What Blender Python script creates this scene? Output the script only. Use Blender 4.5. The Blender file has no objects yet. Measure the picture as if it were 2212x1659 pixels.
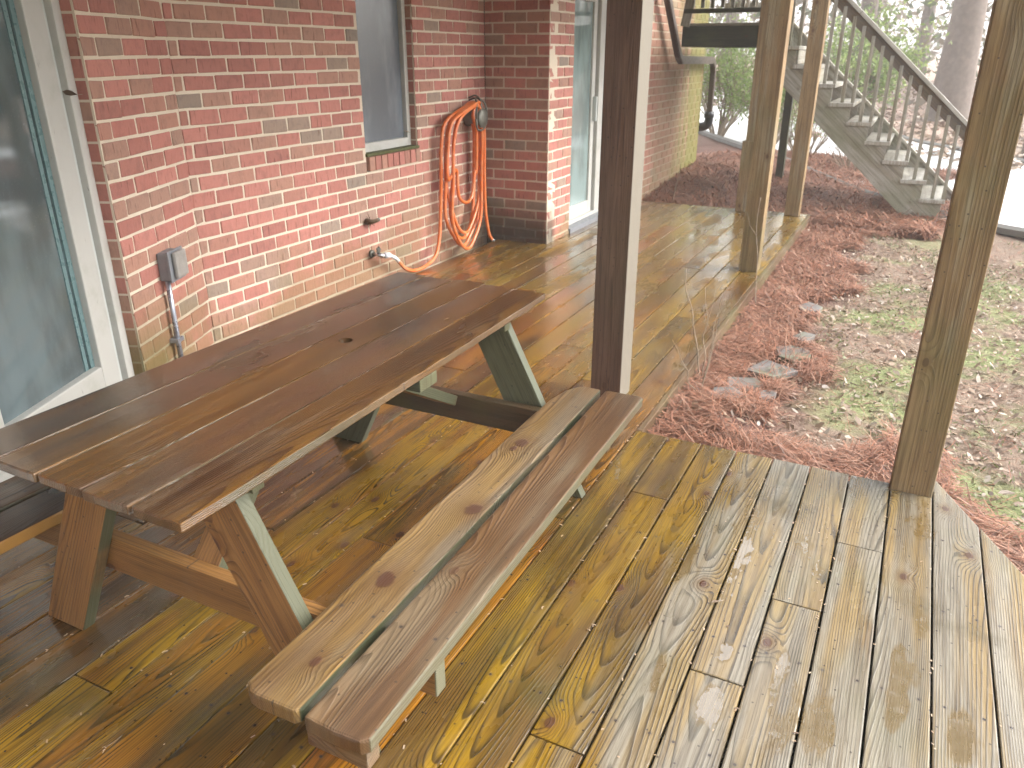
import bpy, bmesh, math, random
import numpy as np
from mathutils import Vector, Matrix, Euler

random.seed(7)
RNG = np.random.default_rng(7)
SC = bpy.context.scene
COL = SC.collection
PI = math.pi
R = math.radians

# ------------------------------------------------------------------ camera
PITCH, AZ, CAM_H = 0.399371, 0.463408, 1.5
cam_data = bpy.data.cameras.new('camera')
cam_data.sensor_width = 36.0
cam_data.lens = 36.0 * 1687.0 / 2212.0
cam_data.clip_start = 0.05
cam_data.clip_end = 600
cam = bpy.data.objects.new('camera', cam_data)
COL.objects.link(cam)
cam.location = (0, 0, CAM_H)
cam.rotation_euler = Euler((PI / 2 - PITCH, 0, AZ), 'XYZ')
cam_data.dof.use_dof = True
cam_data.dof.focus_distance = 2.3
cam_data.dof.aperture_fstop = 6.3
SC.camera = cam

# ------------------------------------------------------------------ sky, sun, exposure
HAZE = 0.0035
SUN_EL, SUN_AZ = R(40), R(66)          # azimuth measured from +Y towards +X
world = bpy.data.worlds.new('World')
SC.world = world
world.use_nodes = True
wn = world.node_tree
wn.nodes.clear()
w_out = wn.nodes.new('ShaderNodeOutputWorld')
w_bg = wn.nodes.new('ShaderNodeBackground')
w_hs = wn.nodes.new('ShaderNodeHueSaturation')
w_sky = wn.nodes.new('ShaderNodeTexSky')
w_sky.sky_type = 'NISHITA'
w_sky.sun_disc = False
w_sky.sun_elevation = SUN_EL
w_sky.sun_rotation = SUN_AZ
w_sky.dust_density = 4.0
w_sky.ozone_density = 1.0
w_hs.inputs['Saturation'].default_value = 0.16
w_bg.inputs['Strength'].default_value = 0.15
wn.links.new(w_sky.outputs[0], w_hs.inputs['Color'])
wn.links.new(w_hs.outputs[0], w_bg.inputs['Color'])
wn.links.new(w_bg.outputs[0], w_out.inputs['Surface'])
sun_d = bpy.data.lights.new('sun', 'SUN')
sun_d.energy = 0.6
sun_d.angle = R(45)
sun_d.color = (1.0, 0.97, 0.93)
sun = bpy.data.objects.new('sun', sun_d)
COL.objects.link(sun)
_d = Vector((math.sin(SUN_AZ) * math.cos(SUN_EL), math.cos(SUN_AZ) * math.cos(SUN_EL), math.sin(SUN_EL)))
sun.rotation_euler = _d.to_track_quat('Z', 'Y').to_euler()
SC.view_settings.view_transform = 'Standard'
SC.view_settings.look = 'None'
SC.view_settings.gamma = 1.0
SC.view_settings.use_curve_mapping = False
SC.view_settings.exposure = 2.45
SC.cycles.volume_bounces = 1
SC.cycles.max_bounces = 8
SC.cycles.diffuse_bounces = 4
SC.cycles.glossy_bounces = 3
SC.cycles.use_denoising = True
SC.cycles.caustics_reflective = False
SC.cycles.caustics_refractive = False


# ------------------------------------------------------------------ node helpers
class G:
    def __init__(s, name):
        s.m = bpy.data.materials.new(name)
        s.m.use_nodes = True
        s.t = s.m.node_tree
        s.t.nodes.clear()
        s.out = s.t.nodes.new('ShaderNodeOutputMaterial')

    def n(s, ty, ins=None, **props):
        nd = s.t.nodes.new('ShaderNode' + ty)
        for k, v in props.items():
            setattr(nd, k, v)
        for k, v in (ins or {}).items():
            s.put(nd.inputs[k], v)
        return nd

    def put(s, sock, v):
        if isinstance(v, bpy.types.NodeSocket):
            s.t.links.new(v, sock)
        elif v is not None:
            if sock.type == 'RGBA' and len(v) == 3:
                v = (*v, 1)
            sock.default_value = v

    def ma(s, op, a, b=None, c=None, clamp=False):
        nd = s.t.nodes.new('ShaderNodeMath')
        nd.operation = op
        nd.use_clamp = clamp
        for i, v in enumerate((a, b, c)):
            if v is not None:
                s.put(nd.inputs[i], v)
        return nd.outputs[0]

    def add(s, a, b): return s.ma('ADD', a, b)
    def sub(s, a, b): return s.ma('SUBTRACT', a, b)
    def mul(s, a, b): return s.ma('MULTIPLY', a, b)

    def sep(s, v):
        nd = s.n('SeparateXYZ', {0: v})
        return nd.outputs

    def com(s, x, y, z=0.0):
        return s.n('CombineXYZ', {0: x, 1: y, 2: z}).outputs[0]

    def noise(s, vec, scale=1.0, detail=2.0, rough=0.5, dist=0.0, col=False):
        nd = s.n('TexNoise', {'Vector': vec, 'Scale': scale, 'Detail': detail, 'Roughness': rough, 'Distortion': dist})
        return nd.outputs['Color' if col else 'Fac']

    def ss(s, v, a, b, lo=0.0, hi=1.0):
        nd = s.n('MapRange', interpolation_type='SMOOTHSTEP')
        for i, x in enumerate((v, a, b, lo, hi)):
            s.put(nd.inputs[i], x)
        return nd.outputs[0]

    def mix(s, f, a, b, mode='MIX'):
        nd = s.n('Mix', data_type='RGBA', blend_type=mode)
        s.put(nd.inputs[0], f)
        s.put(nd.inputs[6], a)
        s.put(nd.inputs[7], b)
        return nd.outputs[2]

    def ramp(s, f, stops, interp='LINEAR'):
        nd = s.n('ValToRGB', {0: f})
        cr = nd.color_ramp
        cr.interpolation = interp
        while len(cr.elements) > 1:
            cr.elements.remove(cr.elements[-1])
        cr.elements[0].position = stops[0][0]
        cr.elements[0].color = (*stops[0][1], 1)
        for p, c in stops[1:]:
            e = cr.elements.new(p)
            e.color = (*c, 1)
        return nd.outputs[0]

    def pos(s): return s.n('NewGeometry').outputs['Position']

    def rnd(s):
        a = s.n('ObjectInfo').outputs['Random']
        b = s.n('NewGeometry').outputs['Random Per Island']
        return s.ma('FRACT', s.add(s.mul(a, 7.31), s.mul(b, 3.77)))

    def bump(s, h, strength=0.5, dist=0.002, normal=None):
        ins = {'Height': h, 'Strength': strength, 'Distance': dist}
        if normal is not None:
            ins['Normal'] = normal
        return s.n('Bump', ins).outputs[0]

    def bsdf(s, **kw):
        nd = s.n('BsdfPrincipled')
        for k, v in kw.items():
            s.put(nd.inputs[k.replace('_', ' ')], v)
        s.t.links.new(nd.outputs[0], s.out.inputs[0])
        return s.m


def plain(name, col, rough=0.5, metal=0.0, var=0.15, scale=30.0, bump=0.0, spec=0.5):
    g = G(name)
    nz = g.noise(g.n('TexCoord').outputs['Object'], scale, 4, 0.6)
    c = g.mix(g.mul(nz, var * 2), col, tuple(x * 0.45 for x in col))
    kw = dict(Base_Color=c, Roughness=g.ss(nz, 0.2, 0.8, max(rough - .1, .02), min(rough + .12, 1)), Metallic=metal, Specular_IOR_Level=spec)
    if bump:
        kw['Normal'] = g.bump(nz, bump, 0.003)
    return g.bsdf(**kw)


def wood(name, early, late, dark=None, grey=None, grey_amt=0.0, weather_x=None, patch=None, patch_amt=0.0,
         ring=170.0, wet=0.5, rough=0.42, edge=None, contrast=0.8, stain=None, stain_amt=0.0, puddles=False, knots=1.0,
         relief=1.0, algae=0.0, tone=0.35, hues=None, nails=None, endcol=None, knot_at=()):
    """flat-sawn pine: growth rings cut by the board face, knots, weathered and wet areas"""
    g = G(name)
    wc = g.n('Attribute', attribute_name='wc').outputs['Vector']
    wnm = g.n('Attribute', attribute_name='wn').outputs['Vector']
    rn = g.rnd()
    r2 = g.ma('FRACT', g.mul(rn, 13.7))
    r3 = g.ma('FRACT', g.mul(rn, 47.3))
    x, y, z = g.sep(wc)
    lx = g.add(x, g.mul(rn, 61.0))
    off = g.mul(r2, 40.0)
    # pith line below the face, drifting along the board
    n1 = g.noise(g.com(lx, off, 0.0), 0.7, 1.0)
    n2 = g.noise(g.com(lx, off, 7.0), 0.5, 1.5)
    w0 = g.add(g.mul(g.sub(r3, 0.5), 0.23), g.mul(g.sub(n1, 0.5), 0.07))
    pp_ = g.ma('PINGPONG', g.add(g.mul(lx, g.add(0.010, g.mul(r2, 0.030))), g.mul(r3, 0.2)), 0.085)
    d0 = g.add(g.add(0.006, pp_), g.mul(n2, 0.028))
    dy = g.sub(y, w0)
    dz = g.add(z, d0)
    rr = g.ma('SQRT', g.add(g.mul(dy, dy), g.mul(dz, dz)))
    # knots
    vx = g.com(g.mul(lx, 1.75), g.add(g.mul(y, 2.9), g.mul(r3, 31.0)))
    vo = g.n('TexVoronoi', {'Vector': vx, 'Scale': 1.0, 'Randomness': 0.9}, voronoi_dimensions='2D', feature='F1')
    kd = g.mul(vo.outputs['Distance'], 0.42)
    for (kx, ky) in knot_at:
        ka, kb = g.mul(g.sub(x, kx), 0.75), g.sub(y, ky)
        kd = g.ma('MINIMUM', kd, g.mul(g.ma('SQRT', g.add(g.mul(ka, ka), g.mul(kb, kb))), 0.62))
    kd = g.add(kd, g.mul(g.sub(g.noise(g.com(g.mul(lx, 30), g.mul(y, 30), off), 1, 2), 0.5), 0.012))
    kbig = g.ma('EXPONENT', g.mul(g.mul(kd, kd), -520.0))
    rr = g.add(rr, g.mul(kbig, 0.026 * knots))
    wob = g.noise(g.com(g.mul(lx, 2.2), g.mul(y, 16.0), off), 1.0, 3.0)
    rr = g.add(rr, g.mul(g.sub(wob, 0.5), 0.0055))
    ph = g.ma('FRACT', g.mul(rr, g.add(ring * 0.75, g.mul(r3, ring * 0.5))))
    late_f = g.mul(g.ss(ph, 0.45, 0.90), g.ss(ph, 1.0, 0.93))
    late_f = g.mul(late_f, g.ss(g.noise(g.com(g.mul(lx, 2.0), g.mul(y, 14.0), g.add(off, 21.0)), 1.0, 2.0), 0.25, 0.6, 0.35, 1.0))
    fib = g.noise(g.com(g.mul(lx, 9.0), g.mul(y, 420.0), g.mul(z, 420.0)), 1.0, 3.0, 0.6)
    streak = g.noise(g.com(g.mul(lx, 1.6), g.mul(y, 55.0), off), 1.0, 3.0, 0.6)
    # tones
    big = g.noise(g.com(g.mul(lx, 1.5), g.mul(y, 7.0), off), 1.0, 3.0, 0.55)
    r4 = g.ma('FRACT', g.mul(rn, 91.7))
    if hues is not None:
        early_s = g.ramp(r4, [(i / len(hues), h) for i, h in enumerate(hues)], 'CONSTANT')
        e = g.mix(g.mul(big, 0.5), early_s, g.mix(1.0, early_s, (0.62, 0.52, 0.42), 'MULTIPLY'))
    else:
        e = g.mix(g.mul(rn, tone), early, tuple(c * 0.5 for c in early))
    if dark is not None:
        e = g.mix(g.mul(g.ss(big, 0.38, 0.72), 0.85), e, dark)
    l = late
    if grey is not None:
        px, py, pz = g.sep(g.pos())
        gm = g.noise(g.com(g.mul(lx, 1.4), g.mul(y, 9.0), g.add(off, 9.0)), 1.0, 3.0, 0.6)
        if weather_x is not None:
            ga = g.ss(px, weather_x[0], weather_x[1], weather_x[2], weather_x[3])
            gf = g.ss(g.add(gm, ga), 0.95, 1.15)
        else:
            gf = g.ss(gm, 0.62 - 0.4 * grey_amt, 0.75 - 0.3 * grey_amt)
        e = g.mix(gf, e, grey)
        l = g.mix(gf, late, tuple(c * 0.38 for c in grey))
    if patch is not None:
        pm = g.mul(g.ss(g.noise(g.com(g.mul(lx, 1.1), g.mul(y, 11.0), g.add(off, 3.0)), 1.0, 2.5, 0.5), 0.52 - 0.12 * patch_amt, 0.62), patch_amt)
        if grey is not None: pm = g.mul(pm, g.sub(1.0, g.mul(gf, 0.38)))
        e = g.mix(pm, e, patch)
        l = g.mix(pm, l, late)
    c = g.mix(g.mul(late_f, contrast), e, l)
    c = g.mix(g.mul(g.ss(streak, 0.46, 0.66), 0.62), c, g.mix(1.0, c, (0.46, 0.40, 0.34), 'MULTIPLY'))
    c = g.mix(g.mul(g.ss(fib, 0.46, 0.66), 0.6), c, g.mix(1.0, c, (0.45, 0.4, 0.35), 'MULTIPLY'))
    # knot heart and halo
    kc = g.ss(kd, 0.016, 0.010)
    kh = g.ss(kd, 0.045, 0.012)
    c = g.mix(g.mul(kh, 0.55 * min(knots, 1)), c, tuple(q * 0.5 for q in (early[0], early[1] * .8, early[2] * .6)))
    c = g.mix(g.mul(kc, 0.85 * min(knots, 1)), c, (0.060, 0.022, 0.013))
    if stain is not None:
        sp = g.pos()
        sm = g.ss(g.noise(sp, 2.6, 5, 0.62), 0.60 - 0.1 * stain_amt, 0.70)
        c = g.mix(g.mul(sm, stain_amt), c, stain)
    if algae:
        sp = g.pos()
        am = g.ss(g.noise(sp, 1.7, 4, 0.6), 0.45, 0.72)
        c = g.mix(g.mul(am, algae), c, (0.10, 0.115, 0.035))
    # small specks of dirt
    sv = g.n('TexVoronoi', {'Vector': g.com(g.mul(lx, 26), g.mul(y, 26), off), 'Scale': 1.0}, voronoi_dimensions='2D').outputs
    spk = g.mul(g.ss(sv['Distance'], 0.10, 0.05), g.ss(g.sep(sv['Color'])[0], 0.78, 0.82))
    c = g.mix(g.mul(spk, 0.8), c, (0.03, 0.02, 0.015))
    if nails is not None:
        npx, npy, npz = g.sep(g.pos())
        if isinstance(nails, float):
            u = g.mul(g.sub(g.ma('FRACT', g.add(g.mul(npy, 1 / nails), 0.05)), 0.5), nails)
        else:
            u = None
            for yy in nails:
                q = g.ma('ABSOLUTE', g.sub(npy, yy))
                u = q if u is None else g.ma('MINIMUM', u, q)
        v = g.sub(g.ma('ABSOLUTE', y), 0.043)
        nd_ = g.ma('SQRT', g.add(g.mul(u, u), g.mul(v, v)))
        c = g.mix(g.ss(nd_, 0.0046, 0.0032), c, (0.035, 0.028, 0.025))
        c = g.mix(g.mul(g.ss(nd_, 0.011, 0.004), 0.35), c, (0.06, 0.045, 0.035))
    if endcol is not None:
        fx = g.ma('ABSOLUTE', g.sep(wnm)[0])
        c = g.mix(g.ss(fx, 0.993, 0.997), c, endcol)
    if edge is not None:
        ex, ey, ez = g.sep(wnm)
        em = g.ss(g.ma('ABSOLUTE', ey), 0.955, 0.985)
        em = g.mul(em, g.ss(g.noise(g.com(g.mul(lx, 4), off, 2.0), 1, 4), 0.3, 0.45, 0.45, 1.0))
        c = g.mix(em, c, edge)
    # wetness: film with its own smooth coat, rougher wood below
    wp = g.pos()
    sx, sy, sz = g.sep(wp)
    wm = g.noise(g.com(g.mul(sx, 5.0), g.mul(sy, 1.6), g.mul(sz, 2.0)), 1.0, 4.0, 0.6)
    wf = g.ss(wm, 0.62 - 0.35 * wet, 0.72 - 0.25 * wet)
    h = g.add(g.mul(late_f, 0.55 * relief), g.add(g.mul(fib, 0.35), g.mul(streak, 0.35)))
    h = g.add(h, g.mul(kc, 0.4))
    bstr = g.sub(0.75, g.mul(wf, 0.3))
    rgh = g.sub(rough + 0.08, g.mul(wf, 0.24 * wet + 0.04))
    coat = g.mul(wf, min(1.0, 1.15 * wet))
    cior = 1.5
    cr = g.ss(g.noise(wp, 7.0, 3, 0.6), 0.3, 0.7, 0.07, 0.20)
    if puddles:
        pn = g.noise(g.com(g.mul(sx, 9.0), g.mul(sy, 2.8), 4.4), 1.0, 3.5, 0.55)
        bl = None
        for (bx, by, brx, bry) in PUDDLES:
            q = g.add(g.ma('POWER', g.mul(g.sub(sx, bx), 1 / brx), 2.0), g.ma('POWER', g.mul(g.sub(sy, by), 1 / bry), 2.0))
            e_ = g.ma('EXPONENT', g.mul(q, -1.0))
            bl = e_ if bl is None else g.ma('MAXIMUM', bl, e_)
        pn2 = g.noise(g.com(g.mul(sx, 60.0), g.mul(sy, 26.0), 1.4), 1.0, 4.0, 0.6)
        pf = g.ss(g.add(g.add(pn, g.mul(bl, 0.30)), g.mul(g.sub(pn2, 0.5), 0.55)), 0.70, 0.73)
        coat = g.ma('MAXIMUM', coat, pf)
        cior = g.add(1.42, g.mul(pf, 0.75))
        c = g.mix(g.mul(g.ss(g.add(g.add(pn, g.mul(bl, 0.30)), g.mul(g.sub(pn2, 0.5), 0.15)), 0.62, 0.70), 0.7), c, g.mix(g.mul(big, 0.8), (0.130, 0.078, 0.010), (0.085, 0.052, 0.016)))
        cr = g.mul(cr, g.sub(1.0, g.mul(pf, 0.85)))
        bstr = g.mul(bstr, g.sub(1.0, g.mul(pf, 0.8)))
    nrm = g.bump(h, bstr, 0.0026)
    cnrm = g.bump(g.add(g.mul(h, 0.8), g.mul(g.noise(wp, 30, 2), 0.6)), g.sub(0.22, g.mul(pf, 0.19)) if puddles else 0.2, 0.002)
    c = g.mix(g.mul(wf, 0.22 * wet), c, g.mix(1.0, c, (0.5, 0.42, 0.33), 'MULTIPLY'))
    return g.bsdf(Base_Color=c, Roughness=rgh, Normal=nrm, Coat_Weight=coat, Coat_Roughness=cr, Coat_IOR=cior,
                  Coat_Normal=cnrm, Specular_IOR_Level=0.45)


# hollows in the boards where rain stands: x, y, half widths
PUDDLES = [(-0.95, 4.09, 0.07, 0.16), (-0.90, 3.75, 0.05, 0.1), (-0.225, 1.56, 0.035, 0.07), (-0.22, 1.76, 0.022, 0.06), (-0.085, 1.72, 0.016, 0.16), (0.045, 1.60, 0.03, 0.10), (0.19, 1.78, 0.03, 0.16),
           (0.33, 1.72, 0.035, 0.13), (-0.37, 1.62, 0.02, 0.12), (-1.6, 5.1, 0.16, 0.35), (-1.75, 6.6, 0.2, 0.7), (-1.35, 7.6, 0.2, 0.5), (-2.1, 5.9, 0.1, 0.5), (-0.43, 2.15, 0.02, 0.10), (-1.2, 4.6, .05, .2)]
M = {}
M['deck'] = wood('deck_wood', (0.196, 0.113, 0.020), (0.049, 0.027, 0.007), dark=(0.127, 0.064, 0.013), grey=(0.212, 0.188, 0.143),
                 weather_x=(-0.72, -0.20, 0.28, 0.76), patch=(0.254, 0.146, 0.009), patch_amt=0.9, ring=200, wet=0.85, puddles=True,
                 stain=(0.054, 0.039, 0.009), stain_amt=0.55, algae=0.2, contrast=0.95, nails=0.406,
                 hues=[(0.230, 0.142, 0.017), (0.147, 0.082, 0.019), (0.235, 0.107, 0.013), (0.196, 0.131, 0.020), (0.118, 0.073, 0.020), (0.215, 0.126, 0.023)])
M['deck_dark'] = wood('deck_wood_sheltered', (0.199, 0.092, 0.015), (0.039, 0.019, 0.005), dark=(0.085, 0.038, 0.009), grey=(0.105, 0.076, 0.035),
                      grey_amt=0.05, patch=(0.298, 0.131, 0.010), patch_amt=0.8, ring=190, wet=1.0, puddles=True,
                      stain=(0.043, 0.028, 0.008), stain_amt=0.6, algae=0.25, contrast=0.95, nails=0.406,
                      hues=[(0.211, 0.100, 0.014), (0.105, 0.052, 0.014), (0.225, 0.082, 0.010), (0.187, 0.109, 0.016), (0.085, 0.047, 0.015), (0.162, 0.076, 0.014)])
M['tabletop'] = wood('table_top_wood', (0.126, 0.067, 0.029), (0.038, 0.019, 0.010), dark=(0.062, 0.030, 0.016), grey=(0.140, 0.091, 0.055),
                     grey_amt=0.35, patch=(0.187, 0.090, 0.018), patch_amt=0.75, ring=260, wet=0.95, rough=0.38, contrast=0.75, knots=0.4,
                     edge=(0.075, 0.058, 0.030), relief=1.3, nails=[1.09, 1.70, 2.306],
                     hues=[(0.099, 0.047, 0.023), (0.126, 0.071, 0.029), (0.140, 0.079, 0.029), (0.094, 0.050, 0.026), (0.117, 0.061, 0.029)])
M['bench_tan'] = wood('bench_wood', knot_at=[(-0.438, 0.008), (-0.079, -0.033), (0.329, 0.013)], early=(0.230, 0.150, 0.072), late=(0.085, 0.046, 0.023), dark=(0.153, 0.087, 0.037), grey=(0.187, 0.141, 0.089),
                      grey_amt=0.3, patch=(0.224, 0.133, 0.034), patch_amt=0.6, ring=150, wet=0.55, edge=(0.030, 0.036, 0.018), contrast=0.9, nails=[1.09, 2.306])
M['bench_red'] = wood('bench_wood_worn', (0.180, 0.100, 0.045), (0.062, 0.031, 0.016), dark=(0.117, 0.060, 0.024), grey=(0.190, 0.139, 0.085),
                      grey_amt=0.4, ring=260, wet=0.6, edge=(0.097, 0.089, 0.051), contrast=0.85, relief=1.6, knots=0.6, nails=[1.09, 2.306])
M['frame'] = wood('frame_wood', (0.335, 0.175, 0.060), (0.130, 0.058, 0.019), dark=(0.259, 0.125, 0.038), ring=140, wet=0.05,
                  edge=(0.059, 0.060, 0.031), contrast=0.85, rough=0.5, algae=0.1)
M['frame_plain'] = wood('beam_wood', endcol=(0.105, 0.100, 0.059), early=(0.326, 0.165, 0.047), late=(0.126, 0.058, 0.018), dark=(0.210, 0.100, 0.029), ring=140, wet=0.4, contrast=0.85, rough=0.5, algae=0.1)
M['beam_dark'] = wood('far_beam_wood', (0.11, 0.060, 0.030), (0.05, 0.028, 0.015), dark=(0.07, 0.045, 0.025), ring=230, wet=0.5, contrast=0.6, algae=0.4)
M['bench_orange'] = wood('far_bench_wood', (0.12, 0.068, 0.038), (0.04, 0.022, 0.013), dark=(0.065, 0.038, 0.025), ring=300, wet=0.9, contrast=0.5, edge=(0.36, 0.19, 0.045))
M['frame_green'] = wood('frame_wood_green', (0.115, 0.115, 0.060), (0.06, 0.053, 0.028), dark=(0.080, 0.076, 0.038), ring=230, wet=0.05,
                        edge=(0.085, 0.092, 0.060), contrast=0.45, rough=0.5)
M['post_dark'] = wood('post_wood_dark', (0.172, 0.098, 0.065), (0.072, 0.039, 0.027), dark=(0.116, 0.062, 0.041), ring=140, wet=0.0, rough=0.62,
                      contrast=0.6, algae=0.12, knots=0.4, tone=0.0, edge=(0.150, 0.130, 0.100))  # edge: paler side faces, sky light put into the wood colour
M['post'] = wood('post_wood', (0.280, 0.187, 0.090), (0.131, 0.079, 0.036), dark=(0.218, 0.135, 0.058), ring=130, wet=0.0, rough=0.62,
                 contrast=0.6, algae=0.35, grey=(0.291, 0.232, 0.143), grey_amt=0.3, tone=0.1, knots=0.8)
M['stair'] = wood('stair_wood', (0.30, 0.265, 0.20), (0.17, 0.145, 0.105), dark=(0.21, 0.185, 0.135), ring=200, wet=0.35, rough=0.55,
                  contrast=0.35, algae=0.4, grey=(0.34, 0.32, 0.27), grey_amt=0.6, knots=0.4)
M['stair_cap'] = wood('stair_wood_pale', (0.46, 0.44, 0.39), (0.30, 0.28, 0.24), dark=(0.36, 0.34, 0.29), ring=200, wet=0.6, rough=0.4, contrast=0.3, algae=0.15, knots=0.3)
M['stair_dark'] = wood('stair_wood_dark', (0.055, 0.052, 0.028), (0.03, 0.027, 0.015), ring=140, wet=0.2, rough=0.6, contrast=0.4, algae=0.5)
M['rim'] = wood('rim_wood', (0.143, 0.090, 0.045), (0.065, 0.037, 0.018), dark=(0.098, 0.059, 0.027), ring=230, wet=0.5, contrast=0.5, algae=0.4)
def mat_vinyl():
    g = G('white_vinyl')
    p = g.pos()
    n = g.noise(p, 5, 5, 0.65)
    n2 = g.noise(g.n('Mapping', {'Vector': p, 'Scale': (40, 40, 9)}).outputs[0], 1.0, 4, 0.7)
    c = g.mix(g.mul(g.ss(n, 0.5, 0.75), 0.45), (0.442, 0.434, 0.402), (0.273, 0.273, 0.216))
    c = g.mix(g.mul(g.ss(n2, 0.66, 0.74), 0.75), c, (0.091, 0.081, 0.054))
    return g.bsdf(Base_Color=c, Roughness=0.4)


M['vinyl'] = mat_vinyl()
M['vinyl_in'] = plain('groove_vinyl', (0.52, 0.55, 0.53), 0.4, var=0.1, scale=9)
M['pane_reflection'] = plain('teal_reflection', (0.13, 0.21, 0.215), 0.3, var=0.2)  # colour for the frame's reflection painted on the door pane
M['iron'] = plain('weathered_iron', (0.16, 0.155, 0.13), 0.5, 0.6, var=0.4, bump=0.4)
M['rust'] = plain('rusty_brass', (0.14, 0.085, 0.045), 0.65, 0.4, var=0.6, scale=90, bump=0.6)
M['chrome'] = plain('wet_metal', (0.55, 0.55, 0.56), 0.25, 0.9, var=0.3)
M['white_plastic'] = plain('white_plastic', (0.72, 0.72, 0.74), 0.35, var=0.08)
M['box_grey'] = plain('grey_metal_box', (0.23, 0.24, 0.26), 0.45, 0.3, var=0.15)
M['box_cover'] = plain('weathered_cover', (0.42, 0.40, 0.37), 0.4, 0.2, var=0.5, scale=14)
M['conduit'] = plain('galvanised_conduit', (0.40, 0.42, 0.48), 0.3, 0.7, var=0.25, scale=12)
M['spout'] = plain('brown_downspout', (0.085, 0.062, 0.052), 0.35, var=0.15)
M['black_pipe'] = plain('black_corrugated_pipe', (0.02, 0.02, 0.022), 0.35)
M['bolt'] = plain('rusty_bolt', (0.22, 0.15, 0.10), 0.45, 0.5, var=0.5, scale=200)
M['concrete'] = plain('drive_concrete', (0.60, 0.60, 0.60), 0.5, var=0.12, scale=3)
M['kerb'] = plain('kerb_stone', (0.22, 0.21, 0.19), 0.7, var=0.3, scale=8)
M['siding'] = plain('upper_siding', (0.33, 0.28, 0.22), 0.7)
M['dark'] = plain('dark_void', (0.02, 0.02, 0.02), 0.9)
M['twig'] = plain('grey_twig', (0.26, 0.20, 0.14), 0.7, var=0.3)


def mat_brick():
    g = G('red_brick')
    rn = g.rnd()
    p = g.pos()
    c = g.ramp(rn, [(0.0, (0.440, 0.185, 0.148)), (0.3, (0.390, 0.157, 0.125)), (0.55, (0.330, 0.134, 0.108)), (0.75, (0.380, 0.196, 0.142)),
                    (0.92, (0.330, 0.190, 0.142)), (0.975, (0.280, 0.207, 0.160)), (1.0, (0.240, 0.190, 0.154))])
    nz = g.noise(p, 22, 5, 0.65)
    c = g.mix(g.mul(g.ss(nz, 0.45, 0.7), 0.35), c, g.mix(1.0, c, (0.5, 0.55, 0.6), 'MULTIPLY'))
    scv = g.noise(g.n('Mapping', {'Vector': p, 'Scale': (60, 60, 9)}).outputs[0], 1.0, 2, 0.5)
    c = g.mix(g.mul(g.ss(scv, 0.64, 0.72), 0.5), c, (0.10, 0.03, 0.025))
    c = algae_mix(g, p, c)
    h = g.add(g.noise(p, 70, 6, 0.7), g.mul(scv, 0.8))
    return g.bsdf(Base_Color=c, Roughness=0.72, Normal=g.bump(h, 0.7, 0.004), Specular_IOR_Level=0.35)


def algae_mix(g, p, c):
    x, y, z = g.sep(p)
    nz = g.noise(p, 1.6, 5, 0.62)
    nf = g.noise(g.n('Mapping', {'Vector': p, 'Scale': (9, 9, 1.2)}).outputs[0], 1.0, 4, 0.6)
    low = g.mul(g.ss(z, 0.70, 0.05), g.ss(g.add(nz, g.mul(g.ss(z, 0.45, 0.0), 0.15)), 0.44, 0.64))
    c = g.mix(g.mul(low, 0.6), c, (0.185, 0.13, 0.050))
    c = g.mix(g.mul(g.ss(y, 8.2, 9.4), 0.62), c, g.mix(nf, (0.20, 0.135, 0.070), (0.30, 0.215, 0.125)))
    end = g.mul(g.ss(y, 9.2, 10.6), g.ss(g.add(nf, g.ss(y, 9.6, 11.1, 0.0, 0.22)), 0.42, 0.66))
    c = g.mix(g.mul(end, 0.8), c, (0.15, 0.155, 0.028))
    # dark streaky patch low in the corner of the return
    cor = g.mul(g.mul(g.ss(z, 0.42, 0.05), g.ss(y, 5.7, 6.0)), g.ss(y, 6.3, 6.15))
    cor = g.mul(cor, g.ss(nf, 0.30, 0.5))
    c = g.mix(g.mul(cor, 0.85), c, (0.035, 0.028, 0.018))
    # green jamb beside the near door
    jm = g.mul(g.mul(g.ss(z, 0.5, 0.05), g.ss(y, 2.75, 2.4)), g.ss(nz, 0.35, 0.55))
    c = g.mix(g.mul(jm, 0.7), c, (0.10, 0.10, 0.02))
    return c


def mat_mortar():
    g = G('mortar')
    p = g.pos()
    nz = g.mul(g.add(g.noise(p, 30, 5, 0.7), g.noise(p, 2.2, 3, 0.6)), 0.62)
    c = g.mix(g.mul(nz, 0.8), (0.70, 0.61, 0.49), (0.48, 0.41, 0.31))
    c = algae_mix(g, p, c)
    return g.bsdf(Base_Color=c, Roughness=0.9, Normal=g.bump(g.noise(p, 120, 4, 0.7), 0.6, 0.003))


def mat_glass(name, col, rough=0.03, streak=0.5):
    g = G(name)
    p = g.n('TexCoord').outputs['Object']
    nz = g.noise(p, 90, 3, 0.7)
    sm = g.noise(g.n('Mapping', {'Vector': p, 'Scale': (2, 2, .8)}).outputs[0], 1.5, 4, 0.6)
    c = g.mix(g.mul(g.ss(nz, 0.6, 0.75), 0.25 * streak), col, (0.45, 0.47, 0.47))
    c = g.mix(g.mul(g.ss(sm, 0.42, 0.68), 0.7), c, tuple(min(1, q * 2.2) for q in col))
    return g.bsdf(Base_Color=c, Roughness=g.ss(nz, 0.3, 0.8, rough, rough + 0.10 * streak), Specular_IOR_Level=0.9, IOR=1.8)


def mat_leaf(name, stops, rough=0.6, trans=0.25):
    g = G(name)
    rn = g.rnd()
    c = g.ramp(rn, stops)
    pr = g.n('BsdfPrincipled', {'Base Color': c, 'Roughness': rough, 'Specular IOR Level': 0.4})
    tr = g.n('BsdfTranslucent', {'Color': c})
    mx = g.n('MixShader', {0: trans, 1: pr.outputs[0], 2: tr.outputs[0]})
    g.t.links.new(mx.outputs[0], g.out.inputs[0])
    return g.m


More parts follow.
